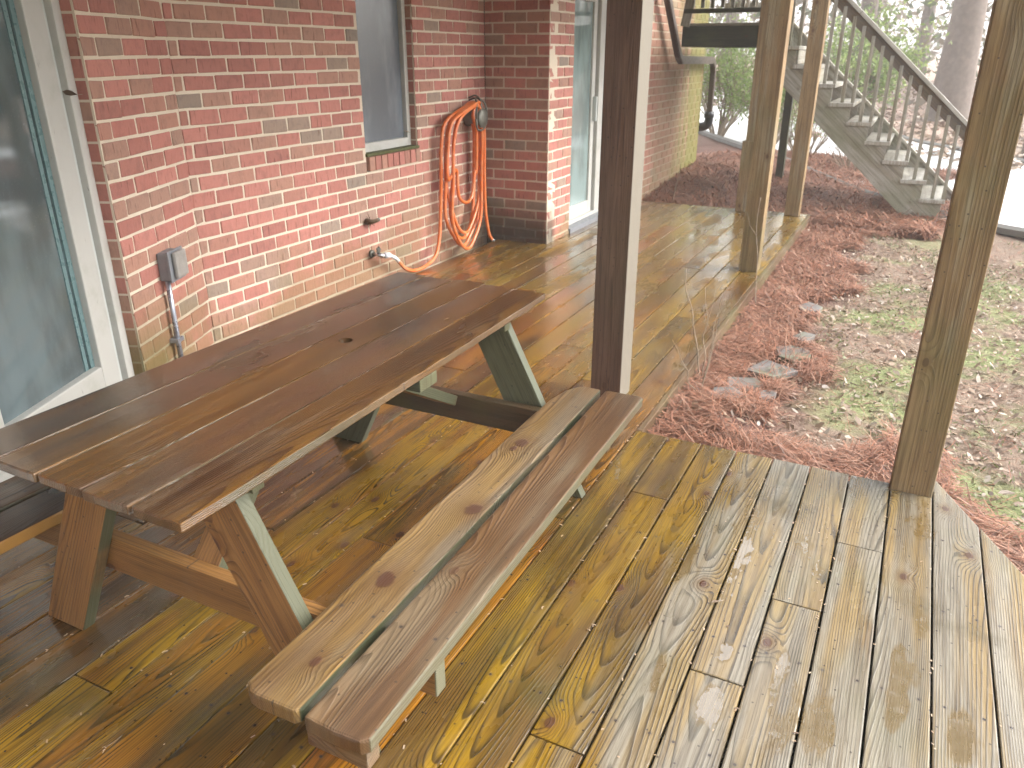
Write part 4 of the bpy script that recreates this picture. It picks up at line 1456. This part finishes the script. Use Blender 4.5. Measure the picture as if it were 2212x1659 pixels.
sq_tube('pipe', [(-2.60, 8.28, 2.58), (-2.60, 8.85, 2.025), (-2.60, 9.40, 1.50), (-2.60, 9.52, 1.44), (-2.60, 11.02, 1.43), (-2.60, 11.14, 1.38), (-2.60, 11.18, 1.28), (-2.60, 11.18, 0.74)], 0.085, 0.065, M['spout'], ds)
tube('drain_elbow', smooth_path([(-2.60, 11.18, 0.76), (-2.60, 11.18, 0.67), (-2.63, 11.18, 0.61), (-2.72, 11.18, 0.585), (-2.9, 11.2, 0.57)], 5), 0.058, M['black_pipe'], ds, 12)
tube('drain_collar', [(-2.60, 11.18, 0.71), (-2.60, 11.18, 0.79)], 0.066, M['black_pipe'], ds, 14)

# ------------------------------------------------------------------ flagstones
stones = [((-0.50, 4.20), 0.20, 0.3), ((-0.60, 3.92), 0.14, 1.3), ((-0.44, 4.50), 0.16, 0.8), ((-0.42, 4.82), 0.12, 2.0), ((-0.64, 3.68), 0.13, 0.1), ((-0.46, 3.78), 0.09, 1.0), ((-0.47, 5.45), 0.13, .4)]
labels = ['flat grey flagstone in the straw, the largest of the broken group', 'tilted grey flagstone with a mossy corner beside the clover', 'square grey flagstone at the back of the broken group',
          'small grey flagstone farthest into the leaf litter', 'pale flagstone half buried in pine straw nearest the deck edge', 'small flagstone nearest the straw heap', 'lone grey flagstone up the yard, away from the group']
for (c, r_, a0), lb in zip(stones, labels):
    rr = random.Random(int(r_ * 1000 + a0 * 10))
    n_ = rr.randint(4, 6)
    pp = []
    for k in range(n_):
        a = a0 + 2 * PI * k / n_ + rr.uniform(-.25, .25)
        q = r_ * rr.uniform(0.72, 0.95)
        pp.append((q * math.cos(a) * 0.8, q * math.sin(a)))
    me_ = outline_mesh(pp, 0.035, 0.004, 0.1, 'flagstone')
    o = mesh_obj('flagstone', me_, M['stone'])
    o.location = (c[0], c[1], float(ground_h(c[0], c[1])) + 0.026)
    o.rotation_euler = (rr.uniform(-.03, .03), rr.uniform(-.03, .03), 0)
    tag(o, lb, 'stone', 'grey flagstones in the pine straw')


# ------------------------------------------------------------------ scattered ground cover
def in_deck(x, y):
    return ((x < -0.85) & (y < 8.52)) | ((y < 2.965) & (x < 0.28)) | ((x > 0.2) & (y < 3.06 - (x - 0.28) * 2.16) & (x < 2.0)) | ((x < -2.7) & (y < 11.12))


def strips(name, P, L, Wd, ang, tilt, bend, mat):
    """thin bent strips: 2 quads each, arrays of size n"""
    n = len(P)
    d = np.stack([np.cos(ang) * np.cos(tilt), np.sin(ang) * np.cos(tilt), np.sin(tilt)], 1)
    s = np.stack([-np.sin(ang), np.cos(ang), np.zeros(n)], 1)
    up_ = np.cross(d, s)
    V = np.empty((n, 6, 3))
    for i, u in enumerate((-0.5, 0.0, 0.5)):
        c = P + d * (L * u)[:, None] + s * (bend * (abs(u) * 2) ** 2 * L)[:, None] + np.array([0, 0, 1.0]) * (-(abs(u) * 2) ** 2 * 0.08 * L)[:, None]
        w = Wd * (0.5 if u else 0.6)
        V[:, i * 2] = c - s * w[:, None]
        V[:, i * 2 + 1] = c + s * w[:, None]
    base = np.arange(n)[:, None] * 6
    F = np.concatenate([base + np.array([0, 1, 3, 2]), base + np.array([2, 3, 5, 4])], 0)
    me = arr_mesh(name, V.reshape(-1, 3), F, mat)
    return me


def scatter(n, x0, x1, y0, y1, keep):
    x = RNG.uniform(x0, x1, n); y = RNG.uniform(y0, y1, n)
    k = keep(x, y) & ~in_deck(x, y)
    return x[k], y[k]


def edge_noise(x, y):
    return 0.12 * np.sin(3.1 * y + 0.7) + 0.08 * np.sin(7.7 * y + x * 3) + 0.05 * np.sin(17 * y + 5 * x)


STONES_XY = [(c[0], c[1], r_) for (c, r_, a0) in stones]


def straw_keep(x, y):
    band = (x < -0.42 + 0.02 * (y - 3) + edge_noise(x, y)) & (y < 8.6) & (x > -0.9)
    notch = (y < 3.42 + 0.14 * np.sin(4 * x) + 0.05 * np.sin(15 * x)) & (x < 0.35)
    diag = (y < 3.42 - (x - 0.28) * 2.0 + .12 * np.sin(5 * y)) & (x > 0.1) & (x < 1.6)
    bank = (y > 8.4) & (x < 0.5 + 0.2 * np.sin(2 * y)) & (y < 15 + x) & (x > -4)
    near_stone = np.zeros(np.shape(x), bool)
    for (sx_, sy_, sr_) in STONES_XY:
        near_stone |= ((x - sx_) / (sr_ * .75)) ** 2 + ((y - sy_) / (sr_ * 0.85)) ** 2 < 1
    return (band | notch | diag | bank) & ~(near_stone & (RNG.random(np.shape(x)) < 0.86))


def needles(n, x0, x1, y0, y1, keep, lift, L0=0.10, L1=0.19, w=0.0020):
    x, y = scatter(n, x0, x1, y0, y1, keep)
    m = len(x)
    z = ground_h(x, y) + RNG.uniform(0.002, lift, m)
    # clumped directions
    ang = RNG.uniform(0, PI, m) * 0.6 + 1.2 * np.sin(x * 9 + np.sin(y * 7)) + RNG.normal(0, 0.5, m)
    return np.stack([x, y, z], 1), RNG.uniform(L0, L1, m), np.full(m, w) * RNG.uniform(.7, 1.2, m), ang, RNG.normal(0, 0.28, m), RNG.normal(0, 0.10, m)


parts_ = [needles(75000, -0.9, 1.7, 2.3, 5.2, straw_keep, 0.075, w=0.0030),
          needles(40000, -0.9, 0.2, 5.2, 8.7, straw_keep, 0.06, w=0.0045),
          needles(95000, -3.0, 1.0, 8.4, 13.5, straw_keep, 0.09, 0.15, 0.28, w=0.0075)]
cat_ = [np.concatenate([p[i] for p in parts_]) for i in range(6)]
me = strips('pine_straw', *cat_, M['needle'])
tag(link(bpy.data.objects.new('pine_straw', me)), 'reddish brown pine straw heaped along the deck edge', 'pine straw', kind='stuff')
# sparse strands across the yard
pn = needles(16000, -0.6, 5.0, 2.5, 10.0, lambda x, y: ~straw_keep(x, y), 0.02, w=0.002)
me = strips('loose_needles', *pn, M['needle'])
tag(link(bpy.data.objects.new('loose_needles', me)), 'scattered pine needles among the leaves and clover', 'pine needles', kind='stuff')


def leaves(name, n, x0, x1, y0, y1, keep, s0, s1, mat, lift=0.02, flat=0.35):
    x, y = scatter(n, x0, x1, y0, y1, keep)
    m = len(x)
    z = ground_h(x, y) + RNG.uniform(0.006, lift, m)
    a = RNG.uniform(0, 2 * PI, m)
    s = RNG.uniform(s0, s1, m)
    ca, sa = np.cos(a), np.sin(a)
    # lens outline with a fold: 6 verts, 2 quads
    tmpl = np.array([(-1, 0, .12), (-.3, .42, .22), (.45, .36, .1), (1, 0, .2), (.45, -.36, .1), (-.3, -.42, .22)])
    tmpl = np.repeat(tmpl[None], m, 0)
    tmpl[:, :, 1] *= RNG.uniform(.6, 1.2, m)[:, None]
    tmpl[:, :, 2] *= RNG.uniform(-.6, 2.2, m)[:, None]
    tx, ty = RNG.normal(0, flat, m), RNG.normal(0, flat, m)
    zz = tmpl[:, :, 2] + tmpl[:, :, 0] * tx[:, None] + tmpl[:, :, 1] * ty[:, None]
    X = (tmpl[:, :, 0] * ca[:, None] - tmpl[:, :, 1] * sa[:, None]) * s[:, None] / 2 + x[:, None]
    Y = (tmpl[:, :, 0] * sa[:, None] + tmpl[:, :, 1] * ca[:, None]) * s[:, None] / 2 + y[:, None]
    Z = zz * s[:, None] / 2 + z[:, None]
    V = np.stack([X, Y, Z], 2).reshape(-1, 3)
    b = np.arange(m)[:, None] * 6
    F = np.concatenate([b + np.array([0, 1, 2, 3]), b + np.array([0, 3, 4, 5])], 0)
    return arr_mesh(name, V, F, mat)


drive_off = lambda x, y: ~straw_keep(x, y) & ((y < 8.2 - 0.5 * x) | (y > 15.5 - 1.6 * x))
me = leaves('leaf_litter', 34000, -0.75, 6.0, 2.4, 9.0, drive_off, 0.016, 0.050, M['litter'])
tag(link(bpy.data.objects.new('leaf_litter', me)), 'wet fallen leaves scattered over the yard', 'fallen leaves', kind='stuff')
me = leaves('leaf_litter', 650, -0.9, 0.6, 2.8, 8.6, lambda x, y: straw_keep(x, y), 0.03, 0.07, M['litter'], 0.06)
tag(link(bpy.data.objects.new('leaf_litter', me)), 'a few pale leaves lying on the pine straw', 'fallen leaves', kind='stuff')
me = leaves('leaf_litter', 26000, -14, 12, 14, 42, lambda x, y: y > 15.5 - 1.6 * x, 0.10, 0.26, M['litter'], 0.05)
tag(link(bpy.data.objects.new('leaf_litter', me)), 'carpet of pale brown leaves on the wooded slope beyond the drive', 'fallen leaves', kind='stuff')
me = leaves('leaf_litter', 2600, -3.0, 0.8, 8.6, 14, lambda x, y: straw_keep(x, y), 0.04, 0.09, M['litter'], 0.07)
tag(link(bpy.data.objects.new('leaf_litter', me)), 'pale leaves caught on the straw bank under the stairs', 'fallen leaves', kind='stuff')


def clover_keep(x, y):
    f = np.sin(x * 2.3 + 0.5 * np.sin(y * 1.7)) * np.sin(y * 1.9 + 1.1) + 0.5 * np.sin(x * 5.1 + y * 3.3) + RNG.normal(0, .25, np.shape(x))
    return ~straw_keep(x, y) & (f > 0.05) & (x > -0.35) & (y < 9 - .5 * x)


me = leaves('clover_patch', 44000, -0.5, 6.0, 2.4, 9.0, clover_keep, 0.010, 0.026, M['clover'], 0.035, 0.5)
tag(link(bpy.data.objects.new('clover_patch', me)), 'low green clover and moss growing through the leaves', 'ground cover', kind='stuff')

# debris on the boards and in the joints
n_ = 1100
gx = G0 - PITCHX * RNG.integers(-3, 20, n_) + RNG.normal(0, 0.004, n_)
gy = RNG.uniform(0.6, 8.4, n_)
ok = (gx < -0.87) | ((gy < 2.9) & (gx < 0.26)) | ((gy < 2.2) & (gx < .5))
gx, gy = gx[ok], gy[ok]
rx, ry = RNG.uniform(-2.6, 0.3, 260), RNG.uniform(0.8, 8.4, 260)
ok = (rx < -0.9) | (ry < 2.9)
gx = np.concatenate([gx, rx[ok]]); gy = np.concatenate([gy, ry[ok]])
m_ = len(gx)
pd = strips('deck_debris', np.stack([gx, gy, RNG.uniform(0.0008, 0.003, m_)], 1), RNG.uniform(0.004, 0.014, m_), RNG.uniform(0.002, 0.0045, m_), RNG.uniform(0, PI, m_), np.zeros(m_), RNG.normal(0, .1, m_), M['debris'])
tag(link(bpy.data.objects.new('deck_debris', pd)), 'seed husks and leaf crumbs in the joints of the deck boards', 'debris', kind='stuff')


# ------------------------------------------------------------------ saplings through the deck edge
def sapling(base, stems, label, seed):
    rr = random.Random(seed)
    t = empty('bare_sapling', base)
    tag(t, label, 'sapling', 'thin bare saplings beside the deck')
    for (dx, dy, h, r0) in stems:
        p = [Vector(base)]
        nseg = 6
        for k in range(1, nseg + 1):
            u = k / nseg
            p.append(Vector(base) + Vector((dx * u + rr.uniform(-.012, .012), dy * u + rr.uniform(-.012, .012), h * u)))
        tube('stem', smooth_path(p, 3), [r0 * 1.5 * (1 - 0.6 * i / (nseg * 3)) for i in range(nseg * 3 + 1)], M['twig'], t, 5)
        for q in range(2):
            k = rr.randint(2, 4)
            a = rr.uniform(0, 2 * PI)
            tube('twig', [p[k], p[k] + Vector((math.cos(a) * .05, math.sin(a) * .05, .06)), p[k] + Vector((math.cos(a) * .08, math.sin(a) * .08, .15))], [r0 * .5, r0 * .4, r0 * .2], M['twig'], t, 4)


sapling((-0.80, 3.86, -0.13), [(-0.16, 0.05, 0.62, 0.0030), (-0.05, 0.12, 0.52, 0.0026), (0.06, -0.02, 0.45, 0.0024)], 'thin bare sapling with pale stems rising beside the puddle at the deck edge', 1)
sapling((-0.76, 3.62, -0.11), [(-0.14, -0.08, 0.34, 0.0024), (0.02, 0.16, 0.55, 0.0022)], 'short bare twiggy sapling in the straw at the inner corner of the deck', 2)
sapling((-0.80, 5.35, -0.12), [(-0.08, 0.06, 0.75, 0.0028)], 'single thin bare stem beside the second post', 3)
sapling((-2.35, 8.75, -0.05), [(0.05, 0.0, 0.42, 0.004)], 'bare upright twig at the far end of the deck by the brick wall', 4)


# ------------------------------------------------------------------ shrubs and trees
def branch_bm(bm, p, d, L, r, depth, rr, tips, spread=0.5):
    n = 3
    pts_ = [p]
    q = p
    dd = d
    for i in range(n):
        dd = (dd + Vector((rr.uniform(-1, 1), rr.uniform(-1, 1), rr.uniform(-.3, .6))) * 0.16).normalized()
        q = q + dd * (L / n)
        pts_.append(q)
    tube_bm(bm, pts_, [r * (1 - 0.45 * i / n) for i in range(n + 1)], 4 if depth < 2 else 5, False)
    tips.append(q); tips.append(pts_[-2])
    if depth > 0:
        for k in range(rr.randint(2, 3)):
            nd = (dd + Vector((rr.uniform(-1, 1), rr.uniform(-1, 1), rr.uniform(-.5, .7))) * spread).normalized()
            branch_bm(bm, pts_[rr.randint(1, n)], nd, L * rr.uniform(.55, .8), r * 0.55, depth - 1, rr, tips, spread)


def leaf_cards(name, centres, per, spread, s0, s1, mat, rng):
    c = np.repeat(np.array([tuple(t) for t in centres]), per, 0)
    m = len(c)
    c = c + rng.normal(0, spread, (m, 3))
    s = rng.uniform(s0, s1, m)
    a = rng.normal(0, 1, (m, 3)); a /= np.linalg.norm(a, axis=1)[:, None]
    b = np.cross(a, rng.normal(0, 1, (m, 3))); b /= np.linalg.norm(b, axis=1)[:, None]
    V = np.stack([c - a * s[:, None], c + b * s[:, None] * .45, c + a * s[:, None], c - b * s[:, None] * .45], 1).reshape(-1, 3)
    F = np.arange(m * 4).reshape(m, 4)
    return arr_mesh(name, V, F, mat)


def shrub(x, y, h, w, label, seed, mat, per=5, leaf=0.035, stems=9, depth=3):
    rr = random.Random(seed); rg = np.random.default_rng(seed)
    z = float(ground_h(x, y))
    t = empty('shrub', (x, y, z)); tag(t, label, 'shrub', 'shrubs beyond the deck')
    bm = bmesh.new(); tips = []
    for k in range(stems):
        a = rr.uniform(0, 2 * PI)
        d = Vector((math.cos(a) * w / h * .6, math.sin(a) * w / h * .6, 1)).normalized()
        branch_bm(bm, Vector((math.cos(a) * .06, math.sin(a) * .06, -0.05)), d, h * .45, 0.012 * h, depth, rr, tips)
    mesh_obj('stems', to_mesh(bm, 'stems'), M['twig'], t)
    up_tips = [q for q in tips if q.z > 0.25 * h]
    if per:
        me = leaf_cards('foliage', up_tips, per, 0.06 * h, leaf * .6, leaf, mat, rg)
        mesh_obj('foliage', me, None, t)
    return t


shrub(-3.35, 15.2, 1.9, 1.6, 'pale green leafy shrub seen between the downspout and the posts', 11, M['leaf_pale'], 7, 0.045, 12)
shrub(-1.55, 13.1, 1.1, 1.1, 'bare twiggy shrub behind the stairs with a few yellow green leaves', 12, M['leaf_pale'], 1, 0.03, 14)
shrub(-0.75, 12.3, 0.8, 0.9, 'low bare shrub under the stairs with arching twigs', 13, M['leaf_pale'], 0, 0.03, 12)
shrub(-2.3, 14.6, 1.5, 1.2, 'leafy shrub behind the second and third posts', 14, M['leaf_pale'], 5, 0.04, 10)
shrub(-1.6, 19.5, 2.6, 2.2, 'tall yellow green shrub beyond the drive behind the stair railing', 15, M['leaf_pale'], 7, 0.07, 12)
shrub(-6.5, 24.0, 3.0, 3.0, 'large pale shrub beyond the drive behind the landing', 16, M['leaf_pale'], 7, 0.08, 12)


def tree(x, y, h, r, label, seed, lean=(0, 0), crown=True, mat='leaf_pine', low=0.35, limbs=10):
    rr = random.Random(seed); rg = np.random.default_rng(seed)
    z = float(ground_h(x, y))
    t = empty('tree', (x, y, z)); tag(t, label, 'tree', 'trees in the wood beyond the drive')
    bm = bmesh.new()
    n = 9
    pts_ = [Vector((lean[0] * (i / n) ** 1.3 * h + rr.uniform(-.05, .05) * (i > 0), lean[1] * (i / n) * h + rr.uniform(-.05, .05) * (i > 0), -0.2 + h * i / n)) for i in range(n + 1)]
    rad = [r * (1.25 if i == 0 else 1.0) * (1 - 0.8 * i / n) for i in range(n + 1)]
    tube_bm(bm, pts_, rad, 12, False)
    tips = []
    for k in range(limbs):
        u = rr.uniform(low, 0.97)
        i = int(u * n)
        a = rr.uniform(0, 2 * PI)
        branch_bm(bm, pts_[i], Vector((math.cos(a), math.sin(a), rr.uniform(.0, .6))).normalized(), h * 0.16 * (1.3 - u), r * 0.3 * (1.1 - u), 2, rr, tips, 0.6)
    mesh_obj('trunk', to_mesh(bm, 'trunk', True), M['bark'], t)
    if crown:
        me = leaf_cards('crown', tips, 5, h * 0.028, 0.10, 0.22, M[mat], rg)
        mesh_obj('crown', me, None, t)


# (x, y, height, radius)
tree(0.55, 24.5, 25, 0.42, 'thick brown pine trunk behind the middle of the stair railing', 21, limbs=30, low=0.3)
tree(1.75, 16.6, 17, 0.095, 'slim leaning tree trunk to the right of the stair railing', 22, (0.02, 0), mat='leaf_wood', low=0.3, limbs=30)
tree(-5.2, 33.0, 20, 0.34, 'straight brown trunk seen between the second and third posts', 23)
tree(-9.5, 38.0, 20, 0.36, 'grey trunk far behind the landing', 24)
tree(-7.6, 35.0, 20, 0.30, 'dark trunk visible below the landing beam', 25)
tree(-2.2, 31.0, 20, 0.30, 'brown trunk between the third post and the railing top', 26)
tree(3.4, 33.0, 18, 0.20, 'thin pale trunk at the edge of the corner post', 27, mat='leaf_wood')
tree(1.2, 38.0, 20, 0.26, 'distant trunk beside the thick pine', 28)
tree(-0.6, 42.0, 20, 0.30, 'distant grey trunk left of the thick pine', 29)
tree(4.9, 15.5, 17, 0.16, 'bare branched tree leaning over the drive at the far right', 30, (-0.05, 0), crown=True, mat='leaf_wood', low=0.25, limbs=34)
tree(-12.5, 30.0, 18, 0.3, 'dark trunk hidden mostly by the downspout', 31)

# the mass of the wood behind and around
rg = np.random.default_rng(99)
bm = bmesh.new()
cent = []
for k in range(85):
    a = rg.uniform(-1.9, 2.2)
    d = rg.uniform(36, 85)
    x, y = d * math.sin(a), d * math.cos(a)
    if y < 8 and x < 12: continue
    hh = rg.uniform(14, 24)
    z = float(ground_h(x, max(y, 0)))
    tube_bm(bm, [(x, y, z - .3), (x + rg.uniform(-.6, .6), y, z + hh * .5), (x + rg.uniform(-1, 1), y, z + hh)], [rg.uniform(.12, .35), .17, .04], 6, False)
    for j in range(26):
        u = rg.uniform(.3, 1) ** .8
        rr_ = 3.6 * (1.15 - u)
        b = rg.uniform(0, 2 * PI)
        cent.append((x + rr_ * math.cos(b) * rg.uniform(.2, 1), y + rr_ * math.sin(b) * rg.uniform(.2, 1), z + hh * u))
for k in range(1000):      # understorey
    a = rg.uniform(-1.4, 1.3)
    d = rg.uniform(27, 62)
    x, y = d * math.sin(a), d * math.cos(a)
    if y < 14 or (abs(a) < 1.4 and d < 26): continue
    cent.append((x, y, float(ground_h(x, y)) + abs(rg.normal(0, 2.4)) + 0.5))
me = to_mesh(bm, 'woodland')
me.materials.append(M['bark'])
o = link(bpy.data.objects.new('woodland_trunks', me))
tag(o, 'distant trunks of the hazy wood beyond the yard', 'wood', kind='stuff')
me = leaf_cards('woodland_foliage', cent, 34, 0.95, 0.10, 0.26, M['leaf_wood'], rg)
o = link(bpy.data.objects.new('woodland_foliage', me))
tag(o, 'pale misty foliage of the distant wood', 'wood', kind='stuff')

# ------------------------------------------------------------------ small leaves and cobweb bits stuck to the frames
def single_leaf(loc, rot, size, label, colm='litter'):
    bm = bmesh.new()
    pts_ = [(-1, 0, 0), (-.4, .35, .12), (.3, .32, .15), (1, 0, .05), (.3, -.32, .15), (-.4, -.35, .12)]
    mid = [(-.4, 0, -.02), (.3, 0, 0)]
    vs = [bm.verts.new(Vector(p) * size / 2) for p in pts_]
    ms = [bm.verts.new(Vector(p) * size / 2) for p in mid]
    for f in ((0, 1, 6), (1, 2, 7, 6), (2, 3, 7), (3, 4, 7), (4, 5, 6, 7), (5, 0, 6)):
        allv = vs + ms
        bm.faces.new([allv[i] for i in f])
    r = bmesh.ops.solidify(bm, geom=bm.faces[:], thickness=0.0008)
    tube_bm(bm, [Vector((size * .5, 0, .002)), Vector((size * .85, size * .08, .004))], 0.0009, 4)
    o = mesh_obj('dead_leaf', to_mesh(bm, 'dead_leaf'), M[colm])
    o.location = loc; o.rotation_euler = rot
    tag(o, label, 'leaf')


q = f_m.P(4.93, 0.985, -0.03)
single_leaf(tuple(q), (0.4, 0.3, 1.2), 0.07, 'curled dead leaf hanging at the corner of the white window')
q = f_b.P(0.80, 1.36, -0.04)
single_leaf(tuple(q), (1.2, 0.2, 0.4), 0.06, 'brown leaf caught on the white door frame')
single_leaf((-0.30, 1.95, 0.008), (0.1, 0.05, 0.6), 0.03, 'tiny pale leaf curl on the grey deck boards')
single_leaf((0.55, 3.25, -0.09), (0.1, 0.1, 0.6), 0.08, 'rust brown leaf lying beyond the corner post')
single_leaf((-0.45, 5.05, -0.09), (0.1, 0.1, 2.6), 0.07, 'pale brown leaf beside the lone flagstone')

# ------------------------------------------------------------------ mist
if HAZE > 0:
    g = G('mist')
    pv = g.n('VolumePrincipled', {'Color': (0.93, 0.94, 0.95), 'Density': HAZE, 'Anisotropy': 0.0})
    g.t.links.new(pv.outputs[0], g.out.inputs['Volume'])
    o = box('haze', (-95, -35, -1.3), (95, 225, 27), g.m)
    tag(o, kind='stuff')
